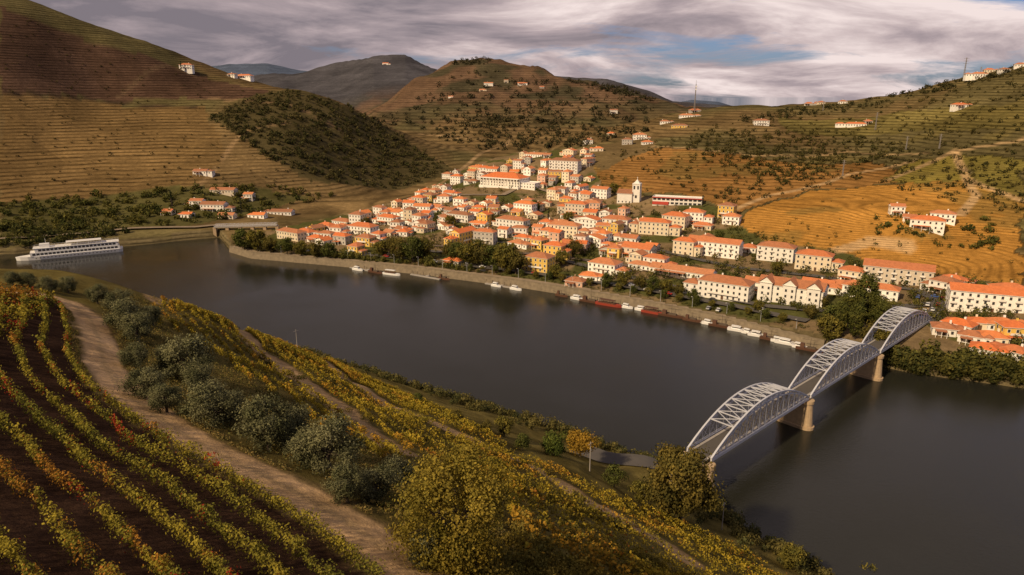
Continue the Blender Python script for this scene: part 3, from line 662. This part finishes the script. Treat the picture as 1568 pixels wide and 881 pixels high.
# ================= VINES
def rows(base,offs,dens_fn,reg,name,cols,hgt=1.45,wid=.3,gapv=.16):
    Cs=[];S=[];CC=[];NR_=[]
    P=resample(base,.5)
    Nn,T=normals(P)
    for o in offs:
        q=P+Nn*o
        q=q+ (vn(np.arange(len(q))*.08,np.full(len(q),o))[:,None]-.5)*.5*Nn
        z=H(q[:,0],q[:,1]);px,py,d=proj(q[:,0],q[:,1],z)
        m=reg(q[:,0],q[:,1],px,py,d)
        q=q[m];z=z[m];d=d[m];Tq=T[m]
        if len(q)<4: continue
        n,ls=dens_fn(d);n=np.broadcast_to(n,d.shape);ls=np.broadcast_to(ls,d.shape)
        gp=np.clip((vn(q[:,0]*.9+o,q[:,1]*.9)-gapv)*5,0.05,1)
        cnt=rng.poisson(n*.5*gp)
        ii=np.repeat(np.arange(len(q)),cnt);k=len(ii)
        if k==0: continue
        hm=hgt*(.6+.8*vn(q[:,0]*1.3+3,q[:,1]*1.3))[ii]
        ww=(.6+.8*vn(q[:,0]*1.1+30,q[:,1]*1.1))[ii]
        C=np.zeros((k,3));al=rng.uniform(-.3,.3,k);sdv=rng.normal(size=k)
        nv=np.stack([Tq[ii,1],-Tq[ii,0]],1)
        C[:,:2]=q[ii]+Tq[ii]*al[:,None]+nv*(sdv*ww*wid*.75)[:,None]
        u=rng.beta(1.7,1.2,k);C[:,2]=H(C[:,0],C[:,1])+.25+u*hm
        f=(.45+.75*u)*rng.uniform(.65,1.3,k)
        h1=vn(C[:,0]*.35+5,C[:,1]*.35)*1.1-.05+rng.normal(size=k)*.15;h2=vn(C[:,0]*.11,C[:,1]*.11+9)+.4*(vn(C[:,0]*.7+o,C[:,1]*.7)-.5)+rng.normal(size=k)*.06
        h3=vn(C[:,0]*.55+40,C[:,1]*.55+31)+rng.normal(size=k)*.09
        h1=np.clip(h1,0,1)
        c=np.array(cols[0])*(1-h1)[:,None]+np.array(cols[1])*h1[:,None]
        c=np.where((h2>cols[4])[:,None],cols[2],c);c=np.where((h3>cols[5])[:,None],cols[3],c)
        nr=np.zeros((k,3));nr[:,:2]=nv*(sdv*.8)[:,None];nr[:,2]=u*1.2
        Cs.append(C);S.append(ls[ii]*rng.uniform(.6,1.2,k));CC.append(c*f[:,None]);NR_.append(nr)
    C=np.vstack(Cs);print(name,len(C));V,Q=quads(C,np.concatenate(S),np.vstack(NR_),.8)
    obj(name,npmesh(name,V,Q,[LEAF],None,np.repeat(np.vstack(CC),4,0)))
def dfn(d):
    s=np.clip(d/45.,.85,4)
    return 125/s**1.7, .17*s**.85
regA=lambda x,y,px,py,d:(px>-250)&(px<1700)&(py<1000)&(y>8)&(side(x,y)<0)&(y<170)&(dpoly(x,y,path1)>2.6)
colsA=[(.12,.12,.024),(.31,.245,.035),(.31,.15,.028),(.26,.04,.02),.74,.88]
rows(path1,[3.5+2.35*k for k in range(34)],dfn,regA,'vineyard_rows',colsA,1.4,.27)
polB=[(225,440),(330,478),(450,525),(560,580),(660,625),(640,700),(600,715),(560,700),(440,620),(340,560),(300,520),(240,500)]
polB2=[(560,580),(700,640),(780,685),(900,745),(1010,790),(1150,850),(1230,900),(820,900),(790,830),(770,760),(640,700)]
def regp(poly,keep):
    def f(x,y,px,py,d): return inpoly(px,py,poly)&(dpoly(x,y,track2)>2.6)&(dpoly(x,y,track3)>2.6)&(y<Yn(x)-12)&(d>50)
    return f
colsB=[(.165,.14,.023),(.39,.28,.032),(.35,.20,.028),(.24,.10,.02),.74,.93]
ext2=[tuple(np.array(track2[0])+(np.array(track2[0])-np.array(track2[2]))*1.)]+track2+[tuple(np.array(track2[-1])+(np.array(track2[-1])-np.array(track2[-2]))*2)]
rows(ext2,[2.9*k for k in range(-36,27)],lambda d:(26,.39),regp(polB,1),'terraced_vineyard',colsB,1.4,.35)
rows([track3[0]]+track3[1:]+[tuple(np.array(track3[-1])+(np.array(track3[-1])-np.array(track3[-2]))*3)],[2.9*k for k in range(-32,26)],lambda d:(28,.35),regp(polB2,1),'terraced_vineyard',colsB,1.4,.35,.25)
# ================= undergrowth
pts=samp([(150,455),(240,455),(330,540),(480,640),(600,700),(760,790),(800,881),(700,881),(600,790),(450,705),(300,640),(200,590),(170,520)],3500)
m=(dpoly(pts[:,0],pts[:,1],path1)>2.8);pts=pts[m]
C=np.repeat(pts,14,0)+rng.normal(size=(len(pts)*14,3))*[.35,.35,.12]+[0,0,.22];C[:,2]=H(C[:,0],C[:,1])+rng.uniform(0,.5,len(C))
V,Q=quads(C,rng.uniform(.1,.3,len(C)),np.tile([0,0,1.],(len(C),1)),.9);cg=np.where(rng.random((len(C),1))<.5,(.13,.12,.035),(.24,.175,.055))*rng.uniform(.6,1.2,(len(C),1))
obj('grass_undergrowth',npmesh('grass',V,Q,[LEAF],None,np.repeat(cg,4,0)))
pp=resample(path1,.25);pn,_=normals(pp);W_=[]
for sgn in (-1,1):
    for r in range(6): W_.append(pp+pn*sgn*(2.4+np.abs(rng.normal(size=(len(pp),1)))*.45))
W_=np.vstack(W_);W_=W_[(W_[:,1]>10)&(W_[:,1]<110)];W_=W_[fbm(W_[:,0],W_[:,1],3,2)>.44]
C=np.repeat(W_,5,0)+rng.normal(size=(len(W_)*5,2))*.12;C=np.c_[C,H(C[:,0],C[:,1])+rng.uniform(0,.3,len(C))]
V,Q=quads(C,rng.uniform(.08,.2,len(C)));cg=np.where(rng.random((len(C),1))<.5,(.15,.13,.045),(.28,.20,.07))*rng.uniform(.6,1.2,(len(C),1))
obj('grass_verge',npmesh('verge',V,Q,[LEAF],None,np.repeat(cg,4,0)))
def mass(name,P,rad,nl,ls,c1,c2,hs=.8):
    n=len(P);rad=np.broadcast_to(rad,(n,))*rng.uniform(.5,1.4,n)
    C=np.repeat(P,nl,0);r=np.repeat(rad,nl)
    D=rng.normal(size=(n*nl,3));D/=np.linalg.norm(D,axis=1)[:,None];dn=D.copy();D*=rng.uniform(.5,1.1,(n*nl,1))
    st=np.repeat(rng.uniform(.7,1.3,(n,3)),nl,0)
    C=C+D*r[:,None]*[1,1,hs]*st;C[:,2]+=r*hs*.75
    mixv=np.clip(np.repeat(rng.random(n),nl)+rng.normal(size=n*nl)*.15,0,1)[:,None]
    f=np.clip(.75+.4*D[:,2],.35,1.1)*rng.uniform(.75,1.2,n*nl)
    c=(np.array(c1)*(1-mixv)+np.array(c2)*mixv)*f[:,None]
    V,Q=quads(C,r*ls*rng.uniform(.7,1.3,n*nl),dn,.5)
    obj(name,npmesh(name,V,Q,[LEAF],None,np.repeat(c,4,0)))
near_sh=resample([(x,y) for x,y in ns[3:13]],1.5)
sh=[]
for p in near_sh:
    for _ in range(4):
        o=abs(rng.normal())*9+1.5;sh.append((p[0]-o*.55+rng.normal(),p[1]-o*.83+rng.normal()))
sh=np.array(sh)
sh=sh[dpoly(sh[:,0],sh[:,1],[(50,173),(42,170),(32,171),(24,175),(16,181)])>5]
z=H(sh[:,0],sh[:,1]);P=np.c_[sh,z]
mass('riverside_shrubs',P,1.5,120,.32,(.07,.077,.03),(.17,.14,.045),.95)
P=samp([(240,455),(450,530),(600,600),(760,670),(900,740),(1100,850),(1000,881),(800,800),(700,740),(560,690),(400,600),(280,520)],120,40)
mass('slope_scrub',P,.85,110,.32,(.10,.095,.03),(.23,.17,.04),.8)
P=samp([(740,870),(800,800),(1000,860),(1100,900),(720,900)],120,20);mass('bramble_scrub',P,.85,220,.22,(.12,.105,.028),(.26,.19,.038),.9)
# ================= TREES foreground
OL=[tree_mesh('olive_tree_mesh%d'%i,4.6,2.25,4.0,10500,.16,(.085,.09,.042),(.215,.205,.105),ncl=32,clsz=.27) for i in range(4)]
def ptree(name,mesh,px,py,hpx,h0,tmin=0,sx=1):
    p=G1(px,py,tmin);d=float(proj(p[0],p[1],p[2])[2]);s=hpx*d/F/h0
    return obj(name,mesh,(p[0],p[1],p[2]-.1),random.uniform(0,6.28),(s*sx,s*sx,s))
for i,(a,b_,h) in enumerate([(45,440,26),(75,447,24),(105,450,26),(150,466,30),(180,478,38),(200,512,54),(212,525,44),(208,565,40),(222,610,54),(288,588,74),(265,575,48),(256,632,48),(304,602,48),(328,655,72),(352,650,54),(412,690,84),(445,688,70),(505,725,88),(474,712,58),(532,770,60),(578,768,64),(606,745,50),(655,868,58),(20,437,22),(235,500,36)]):
    ptree('olive_tree',OL[i%4],a,b_,h*1.0,4.6,sx=1.1)
BIG=tree_mesh('yellow_tree_mesh',9,4.6,8.2,34000,.19,(.15,.13,.025),(.33,.24,.04),ncl=80,clsz=.19)
ptree('almond_tree',BIG,695,868,190,9,sx=.98)
DK=tree_mesh('dark_tree_mesh',16,8,13.5,18000,.55,(.065,.065,.022),(.21,.155,.035),ncl=60,clsz=.22)
ptree('walnut_tree',DK,1042,800,122,16,sx=.9)
MD=[tree_mesh('broadleaf_mesh%d'%i,9,4.2,7.2,2600,.62,c1,c2,ncl=26) for i,(c1,c2) in enumerate([((.055,.068,.02),(.14,.145,.036)),((.09,.09,.025),(.23,.185,.038)),((.075,.07,.024),(.175,.14,.035))])]
OR=tree_mesh('orange_tree_mesh',8,4.2,6.6,4000,.5,(.24,.15,.025),(.40,.24,.035),ncl=26)
BR=tree_mesh('green_tree_mesh',8,4.2,6.6,4000,.5,(.06,.085,.022),(.13,.15,.03),ncl=26)
ptree('plum_tree',BR,850,698,38,8,100);ptree('cherry_tree',OR,888,700,40,8,100,1.1);ptree('broadleaf_tree',MD[1],772,668,32,9,100);ptree('broadleaf_tree',MD[0],800,690,26,9,100);ptree('broadleaf_tree',MD[1],1210,872,40,9,60);ptree('broadleaf_tree',MD[1],1325,905,40,9,60)
ptree('broadleaf_tree',MD[2],745,662,20,9,100);ptree('broadleaf_tree',MD[0],640,620,18,9,100);ptree('broadleaf_tree',MD[2],700,645,20,9,100);ptree('broadleaf_tree',MD[0],940,745,34,9,100);ptree('broadleaf_tree',MD[1],980,770,36,9,100)
PO=tree_mesh('poplar_mesh',24,4.2,22,7000,.75,(.06,.072,.022),(.15,.145,.035),ncl=60)
for a,b_,h in [(1300,500,68),(1318,505,92),(1333,505,64),(1285,515,54),(1345,512,54),(1308,520,60)]: ptree('poplar_tree',PO,a,b_,h,24,230,1.0)
CY_=tree_mesh('cypress_mesh',12,1.4,11.5,1800,.4,(.03,.04,.018),(.06,.07,.028),ncl=50,shape='cone')
for a,b_,h in [(265,325,33),(370,325,22),(278,110,15),(160,352,16),(1075,318,20),(840,340,22),(284,112,10),(300,290,14)]: ptree('cypress_tree',CY_,a,b_,h,12,230)
bt=[(375,385,34),(395,388,34),(415,390,26),(440,394,26),(462,396,24),(485,400,28),(505,400,26),(585,395,26),(612,400,36),(632,402,38),(650,398,32),(600,385,24),(700,405,32),(718,408,36),(738,410,40),(755,412,34),(775,418,44),(790,420,36),(730,395,28),(860,408,24),(880,395,28),(930,438,20),(955,440,24),(980,444,22),(1000,447,24),(1020,450,22),(1040,455,20),(1060,462,20),(850,428,22),(690,398,30),(1290,500,38),(1270,525,42),(1330,535,36),(1275,505,36),(1350,540,28),(1265,515,32),(960,350,16),(870,345,20),(560,350,18),(640,345,18),(690,350,20),(760,345,18),(820,325,18),(940,300,18),(1000,350,18),(1100,372,18),(1190,420,20),(1260,470,18),(1420,430,18),(1160,478,18),(1240,490,22),(1300,478,18)]
for i,(a,b_,h) in enumerate(bt): ptree('plane_tree' if i<30 else 'broadleaf_tree',MD[i%3],a,b_,h,9,230,1.0)
for i in range(0,len(QP)-6,3):
    q=QP[i]+inn[i]*9
    if q[0]>-30: obj('promenade_tree',MD[i%2],(q[0],q[1],max(4.0,float(H(q[0],q[1])))-.1),random.random()*6,random.uniform(.4,.62))
hb=np.array([q for i in range(len(QP)) for q in (QP[i]+inn[i]*6.5+rng.normal(size=2)*.6,QP[i]+inn[i]*7.5+rng.normal(size=2)) if rng.random()<.75])
mass('promenade_hedge',np.c_[hb,np.maximum(H(hb[:,0],hb[:,1]),3.9)],1.0,40,.4,(.06,.07,.022),(.14,.13,.035),.8)
mass('wooded_hillside',samp([(320,182),(380,152),(440,138),(530,160),(600,198),(660,238),(700,262),(600,292),(500,278),(400,240)],1300,230),2.6,30,.6,(.055,.058,.022),(.115,.095,.037))
mass('valley_trees',samp([(0,310),(150,300),(300,290),(420,285),(520,300),(400,330),(280,345),(150,350),(0,362)],340,230),3.2,50,.5,(.06,.07,.021),(.16,.14,.035))
mass('valley_trees',samp([(0,345),(60,350),(180,350),(200,362),(100,372),(0,382)],130,230),3.0,60,.45,(.05,.06,.022),(.13,.12,.034))
mass('hill_scrub',samp([(640,200),(760,180),(900,190),(1000,200),(900,225),(780,235),(700,225)],330,230),4.5,26,.6,(.045,.045,.022),(.09,.075,.033))
mass('hill_scrub',samp([(0,20),(180,80),(300,115),(560,200),(640,230),(600,290),(300,290),(0,305)],420,230),1.3,22,.6,(.055,.052,.02),(.10,.077,.03))
mass('hill_scrub',samp([(930,240),(1100,190),(1300,165),(1568,105),(1568,330),(1300,280),(1100,320)],850,230),2.1,24,.6,(.055,.055,.02),(.13,.10,.032))
mass('hill_scrub',samp([(1060,200),(1300,205),(1400,230),(1200,285),(1050,240)],450,230),2.5,26,.6,(.06,.06,.021),(.12,.098,.03))
mass('hill_scrub',samp([(1340,330),(1520,335),(1530,385),(1340,380)],60,230),2.2,50,.5,(.06,.07,.02),(.15,.14,.035))
mass('hill_scrub',samp([(1110,355),(1240,292),(1568,300),(1568,440),(1290,388)],90,230),1.1,30,.5,(.07,.07,.022),(.16,.12,.035))
mass('ridge_trees',samp([(1130,182),(1200,170),(1300,160),(1420,133),(1568,102),(1568,115),(1420,145),(1300,172),(1130,190)],180,230),3.0,34,.5,(.04,.043,.018),(.08,.07,.027))
mass('ridge_trees',samp([(560,200),(600,170),(690,120),(740,110),(800,112),(850,130),(1000,165),(1000,190),(700,190)],320,600),6,20,.6,(.045,.045,.024),(.08,.067,.033))
mass('ridge_trees',samp([(690,92),(740,88),(762,94),(740,100),(690,101)],60,600),5,30,.5,(.04,.04,.02),(.07,.06,.03))
mass('ridge_trees',samp([(860,122),(955,134),(1000,152),(1000,160),(900,136)],140,600),5.5,26,.5,(.04,.04,.02),(.07,.06,.03))
tp=samp([(400,378),(500,345),(640,305),(700,265),(900,240),(1000,300),(1130,350),(1300,400),(1560,440),(1560,540),(1400,500),(1200,475),(1000,440),(800,412),(600,395)],1700,230)
tp=np.array([q for q in tp if not occ(q[0],q[1],1.0)])
mass('town_garden_trees',tp,1.9,46,.42,(.055,.062,.02),(.165,.145,.036),1.1)
rb=samp([(1350,560),(1450,562),(1568,568),(1568,592),(1450,580),(1380,570)],90,230)
mass('riverbank_trees',rb,2.6,120,.36,(.055,.063,.022),(.17,.15,.035),1.1)
rb=samp([(1340,555),(1400,566),(1568,588),(1568,600),(1400,578),(1340,566)],90,230)
mass('riverbank_trees',rb,2.6,120,.36,(.055,.063,.022),(.15,.13,.035),1.1)
bk=samp([(372,380),(520,398),(640,408),(760,425),(640,395),(500,385)],120,230);mass('riverbank_trees',bk,2.0,90,.4,(.07,.08,.024),(.19,.165,.04),1)
# ================= SHIP
WH=simple('white_gelcoat',(.78,.77,.76),.35,.05,1);WOOD=simple('dark_wood',(.10,.045,.025),.6,.3,2);RED=simple('red_paint',(.30,.045,.025),.5,.1,1)
def hull(mb,L,B,z0,z1,m,bow=.22,flare=1.0):
    xs=[-L/2,-L/2+L*.04,L/2-L*bow,L/2-L*bow*.5,L/2-L*bow*.18,L/2];ws=[.8,1,1,.78,.42,.02]
    lo=[(x*.985,w*B/2*.85) for x,w in zip(xs,ws)];hi=[(x,w*B/2*flare) for x,w in zip(xs,ws)]
    for sg in (-1,1):
        for i in range(5): mb.face([(lo[i][0],sg*lo[i][1],z0),(lo[i+1][0],sg*lo[i+1][1],z0),(hi[i+1][0],sg*hi[i+1][1],z1),(hi[i][0],sg*hi[i][1],z1)],m)
    mb.face([(x,-w,z1) for x,w in hi]+[(x,w,z1) for x,w in hi[::-1]],m)
    mb.face([(lo[0][0],-lo[0][1],z0),(lo[0][0],lo[0][1],z0),(hi[0][0],hi[0][1],z1),(hi[0][0],-hi[0][1],z1)],m)
mb=MB();hull(mb,66,11,-.8,2.6,0)
mb.box(-31,24,-4.9,4.9,2.6,5.2,0);mb.box(-30,21,-4.7,4.7,5.25,7.8,0);mb.box(-31,22,-5,5,7.82,7.98,0)
for z,a,e in ((3.2,-30,23),(5.9,-29,20)):
    for sg in (-1,1):
        n=int((e-a)/2.4);yb=(4.9 if z<5 else 4.7)
        for k in range(n):
            x=a+k*2.4+.5;mb.box(x,x+1.8,sg*(yb+.04)-.03,sg*(yb+.04)+.03,z,z+1.4,1)
for sg in (-1,1):
    for k in range(22): mb.box(-28+k*2.3,-27.2+k*2.3,sg*5.35-.03,sg*5.35+.03,1.1,1.6,1)
mb.box(12,18,-2.5,2.5,8,10.4,0);mb.box(18.0,18.06,-2.2,2.2,9,10,1);mb.box(-20,2,-4,4,10.2,10.35,0)
for x in (-20,-12,-5,2):
    for sg in (-1,1): mb.box(x-.1,x+.1,sg*3.9-.1,sg*3.9+.1,8,10.2,0)
for sg in (-1,1):
    mb.box(-31,22,sg*4.9-.04,sg*4.9+.04,8.9,9.0,0)
    for k in range(27): mb.box(-31+k*2,-30.92+k*2,sg*4.9-.03,sg*4.9+.03,8,8.9,0)
mb.box(14,14.2,-.1,.1,10.4,14,0)
pa=np.array(PZ(30,399,0));pb=np.array(PZ(184,384,0));c=(pa+pb)/2;
mb.obj('river_cruise_ship',[WH,GLASS],(c[0],c[1],0),math.atan2(pa[1]-pb[1],pa[0]-pb[0]))
th0=-34
def boat(px,py,L,kind,rot):
    p=PZ(px,py,0);mb=MB()
    if kind=='yacht':
        hull(mb,L,L*.3,-.3,1.2,0,.4);mb.box(-L*.3,L*.12,-L*.1,L*.1,1.2,2.4,0);mb.box(-L*.28,L*.125,-L*.103,L*.103,1.6,2.1,1);mb.box(-L*.32,L*.02,-L*.09,L*.09,2.45,2.55,0);nm='motor_boat';ms=[WH,GLASS]
    elif kind=='tour':
        hull(mb,L,L*.22,-.4,1.2,0,.3);mb.box(-L*.36,L*.2,-L*.09,L*.09,3.0,3.15,2)
        for k in range(6):
            for sg in (-1,1): mb.box(-L*.35+k*L*.105,-L*.34+k*L*.105,sg*L*.085-.05,sg*L*.085+.05,1.2,3.0,1)
        mb.box(-L*.4,L*.22,-L*.07,L*.07,1.2,1.7,1);nm='tour_boat';ms=[RED if rot>0 else WH,WOOD,WH if rot<0 else WOOD]
    else:
        hull(mb,L,L*.2,-.3,1.1,0,.35,1.1);mb.tube((0,0,1),(0,0,L*.5),.12,.07,1);mb.beam((-L*.3,0,L*.42),(L*.25,0,L*.42),.12,.12,1);mb.box(-L*.35,-L*.2,-L*.07,L*.07,1.1,3,0);mb.beam((-L*.75,0,2.6),(-L*.3,0,1.6),.15,.15,1);mb.box(-L*.1,L*.2,-.8,.8,1.1,1.8,1);nm='rabelo_boat';ms=[WOOD,BARK]
    mb.obj(nm,ms,(p[0],p[1],0),math.radians(th0+abs(rot)-1))
for a in [(600,421,13,'tour',-10),(575,418,12,'rabelo',1),(548,414,9,'yacht',1),(933,468,16,'tour',3),(905,463,14,'rabelo',1),(885,459,9,'yacht',1),(1028,485,14,'rabelo',2),(1000,480,13,'tour',1),(1130,507,10,'yacht',-4),(1105,501,13,'rabelo',-2),(1160,515,9,'yacht',5),(1180,521,10,'rabelo',1),(1205,527,11,'yacht',-1),(1240,537,12,'rabelo',2),(680,428,9,'rabelo',1),(1145,511,6,'yacht',2),(790,444,8,'yacht',1),(983,476,8,'yacht',1),(1060,492,10,'rabelo',1),(1085,497,7,'yacht',2),(1192,524,7,'yacht',1),(1225,533,7,'yacht',3),(760,439,7,'yacht',1),(860,454,8,'rabelo',1),(960,472,7,'yacht',2)]: boat(*a)
for a,b_,L in [(560,414,30),(650,424,24),(765,438,22),(915,463,26),(1010,478,28),(1120,502,34),(1195,520,32)]:
    p=PZ(a,b_+1,0);mb=MB();mb.box(-L/2,L/2,0,1.8,-.3,.5,0);mb.box(-1,1,1.81,7,.35,.6,0)
    for k in range(6): mb.tube((-L/2+k*L/5,2.0,-2),(-L/2+k*L/5,2.0,2.6),.15,.15,1,6)
    mb.obj('floating_pontoon',[CONC,BARK],p,math.radians(-33))
# ================= cars, lamps, masts
CARC=[simple('car_paint_'+n,c,.3,.05,1) for n,c in (('white',(.7,.7,.7)),('silver',(.4,.4,.42)),('black',(.03,.03,.03)),('red',(.4,.03,.02)),('blue',(.05,.1,.3)))]
TY=simple('tyre_rubber',(.02,.02,.02),.8,.1,1);CARM=[]
for cm in CARC:
    mb=MB()
    prof=[(-2.1,.35),(2.1,.35),(2.15,.75),(1.2,.92),(.6,1.42),(-1.2,1.45),(-1.9,.98),(-2.15,.9)]
    for sg in (-.85,.85): mb.face([(x,sg,z) for x,z in prof],0)
    for i in range(8):
        a,b_=prof[i],prof[(i+1)%8];mb.face([(a[0],-.85,a[1]),(b_[0],-.85,b_[1]),(b_[0],.85,b_[1]),(a[0],.85,a[1])],1 if i in (3,5) else 0)
    for sg in (-1,1): mb.face([(1.0,sg*.87,.95),(.55,sg*.87,1.36),(-1.15,sg*.87,1.38),(-1.7,sg*.87,.98)],1)
    for x in (-1.3,1.3):
        for sg in (-1,1): mb.tube((x,sg*.7,.33),(x,sg*.9,.33),.33,.33,2,10)
    CARM.append(mb.mesh('car',[cm,GLASS,TY]))
for i in range(8,len(QP)-8,4):
    if random.random()<.6:
        q=QP[i]+inn[i]*(16+random.choice([-1.6,1.6]));z=max(float(H(*(q+[0,0]))),float(H(*(q+inn[i]*3))),float(H(*(q-inn[i]*3))))+.55
        obj('parked_car',random.choice(CARM),(q[0],q[1],z),math.atan2(QT[i][1],QT[i][0]))
for a,b_ in [(1425,462),(1432,458),(1436,470),(1420,470),(1415,480),(1428,478),(1444,462),(1380,480),(1370,485),(1405,458),(1410,492),(1100,478),(1085,475),(960,428),(700,392),(740,418)]:
    p=G1(a,b_,230);obj('parked_car',random.choice(CARM),(p[0],p[1],p[2]+.6),math.radians(random.choice([-34,56])))
mb=MB();mb.tube((0,0,-.2),(0,0,6.2),.09,.06,0,6);mb.beam((0,0,6.1),(0,-1.3,6.4),.08,.08,0);mb.box(-.15,.15,-1.7,-1.1,6.3,6.45,1);LAMP=mb.mesh('street_lamp',[STEEL,TRIM])
for i in range(6,len(QP)-4,6):
    q=QP[i]+inn[i]*4.8;obj('street_lamp',LAMP,(q[0],q[1],4.2),math.atan2(QT[i][1],QT[i][0]))
def mast(name,px,py,hpx,lat):
    p=G1(px,py,230);d=float(proj(*[np.array(v) for v in p])[2]);h=hpx*d/F;mb=MB();w=h*.035 if lat else h*.02
    k0=.22 if lat else .35
    for sx_,sy in ((-1,-1),(1,-1),(1,1),(-1,1)): mb.beam((sx_*w,sy*w,-2),(sx_*w*.25,sy*w*.25,h),k0,k0,0)
    n=12
    for k in range(n):
        f0=1-.75*k/n;f1=1-.75*(k+1)/n;z0,z1=h*k/n,h*(k+1)/n
        for (a,b_) in (((-1,-1),(1,-1)),((1,-1),(1,1)),((1,1),(-1,1)),((-1,1),(-1,-1))): mb.beam((a[0]*w*f0,a[1]*w*f0,z0),(b_[0]*w*f1,b_[1]*w*f1,z1),.12,.12,0)
    if lat:
        for z in (.72,.84,.95): mb.beam((-h*.13,0,h*z),(h*.13,0,h*z),.25,.25,0)
    else:
        for z in (.8,.9): mb.tube((w*.4,0,h*z),(w*.4,-1,h*z),1.2,1.2,1,10)
        mb.box(-.15,.15,-.15,.15,h,h*1.12,0)
    mb.obj(name,[PYL,WH],p)
PYL=simple('galvanised_steel',(.22,.2,.19),.6,.1,1)
mast('antenna_mast',1063,173,42,False)
for a,b_,h in [(1475,122,32),(1428,130,24),(1340,200,26),(1290,270,24),(1438,228,22),(1260,170,14),(1387,230,20),(1500,120,16)]: mast('electricity_pylon',a,b_,h,True)
mb=MB();mb.tube((0,0,-.3),(0,0,7.5),.13,.09,0,7);mb.beam((-.8,0,7),(.8,0,7),.1,.1,0)
PM=mb.mesh('utility_pole',[CONC])
for a,b_ in [(456,540),(1105,812),(903,722)]:
    p=G1(a,b_,60);obj('utility_pole',PM,p,.8)
# ================= SKY / LIGHT
w=bpy.data.worlds.new('World');bpy.context.scene.world=w;w.use_nodes=True;nt=w.node_tree
bg=nt.nodes['Background'];sky=nt.nodes.new('ShaderNodeTexSky');sky.sky_type='NISHITA';sky.sun_disc=False
SE=math.radians(37);sd_=np.array([-.72,-.69]);sd_/=np.linalg.norm(sd_)
sky.sun_elevation=SE;sky.sun_rotation=math.atan2(sd_[0],sd_[1])%(2*math.pi);sky.dust_density=1.0
tc=nt.nodes.new('ShaderNodeTexCoord');s=nt.nodes.new('ShaderNodeSeparateXYZ');nt.links.new(tc.outputs['Generated'],s.inputs[0])
zc=mathn(nt,'ADD',mathn(nt,'MAXIMUM',s.outputs[2],0.),.20)
cb=nt.nodes.new('ShaderNodeCombineXYZ');nt.links.new(mathn(nt,'DIVIDE',s.outputs[0],zc),cb.inputs[0]);nt.links.new(mathn(nt,'DIVIDE',s.outputs[1],zc),cb.inputs[1])
mp=nt.nodes.new('ShaderNodeMapping');mp.inputs['Rotation'].default_value=(0,0,.6);mp.inputs['Scale'].default_value=(.95,1.35,1);nt.links.new(cb.outputs[0],mp.inputs[0])
def wn(scale,det,off,rough=.6):
    n=nt.nodes.new('ShaderNodeTexNoise');n.inputs['Scale'].default_value=scale;n.inputs['Detail'].default_value=det;n.inputs['Roughness'].default_value=rough;n.inputs['Distortion'].default_value=.5
    ad=nt.nodes.new('ShaderNodeVectorMath');ad.inputs[1].default_value=off;nt.links.new(mp.outputs[0],ad.inputs[0]);nt.links.new(ad.outputs[0],n.inputs['Vector']);return n.outputs['Fac']
nsh=wn(1.1,10,(3,7,0),.6);nbl=wn(1.0,9,(11,2,5),.6)
side_=mathn(nt,'MULTIPLY_ADD',s.outputs[0],.26,-.0)
shf=mathn(nt,'ADD',nsh,side_)
r=nt.nodes.new('ShaderNodeValToRGB');e=r.color_ramp.elements;e[0].position=.34;e[0].color=(.22,.19,.215,1);e[1].position=.70;e[1].color=(.90,.76,.73,1);e.new(.49).color=(.42,.34,.355,1);e.new(.58).color=(.62,.505,.50,1)
nt.links.new(shf,r.inputs[0])
elev=N(nt,'ShaderNodeMapRange');nt.links.new(s.outputs[2],elev.inputs[0]);elev.inputs[1].default_value=.14;elev.inputs[2].default_value=.5;elev.inputs[3].default_value=10;elev.inputs[4].default_value=6.5
cs=scalecol(nt,r.outputs[0],elev.outputs[0])
blf=N(nt,'ShaderNodeMapRange');nt.links.new(mathn(nt,'MULTIPLY_ADD',s.outputs[0],.16,nbl),blf.inputs[0]);blf.inputs[1].default_value=.56;blf.inputs[2].default_value=.67
dk=nt.nodes.new('ShaderNodeMix');dk.data_type='RGBA';dk.blend_type='MULTIPLY';dk.inputs[0].default_value=1;nt.links.new(sky.outputs[0],dk.inputs[6]);dk.inputs[7].default_value=(.42,.48,.72,1)
mx=nt.nodes.new('ShaderNodeMix');mx.data_type='RGBA';nt.links.new(blf.outputs[0],mx.inputs[0]);nt.links.new(cs,mx.inputs[6]);nt.links.new(dk.outputs[2],mx.inputs[7])
nt.links.new(mx.outputs[2],bg.inputs['Color']);bg.inputs['Strength'].default_value=.1
L=bpy.data.lights.new('sun','SUN');L.energy=4.6;L.angle=math.radians(3);L.color=(1,.77,.49);lo=link(bpy.data.objects.new('sun',L))
dirv=Vector((sd_[0]*math.cos(SE),sd_[1]*math.cos(SE),math.sin(SE)));lo.rotation_euler=dirv.to_track_quat('Z','Y').to_euler()
# ================= CAMERA
c=bpy.data.cameras.new('camera');c.sensor_width=36;c.lens=1050/1568*36;c.clip_end=20000;c.clip_start=.5
co=link(bpy.data.objects.new('camera',c));co.location=(0,0,CH);co.rotation_euler=(math.pi/2-pit,0,0)
sc=bpy.context.scene;sc.camera=co
sc.view_settings.view_transform='Standard';sc.view_settings.look='None';sc.view_settings.exposure=0
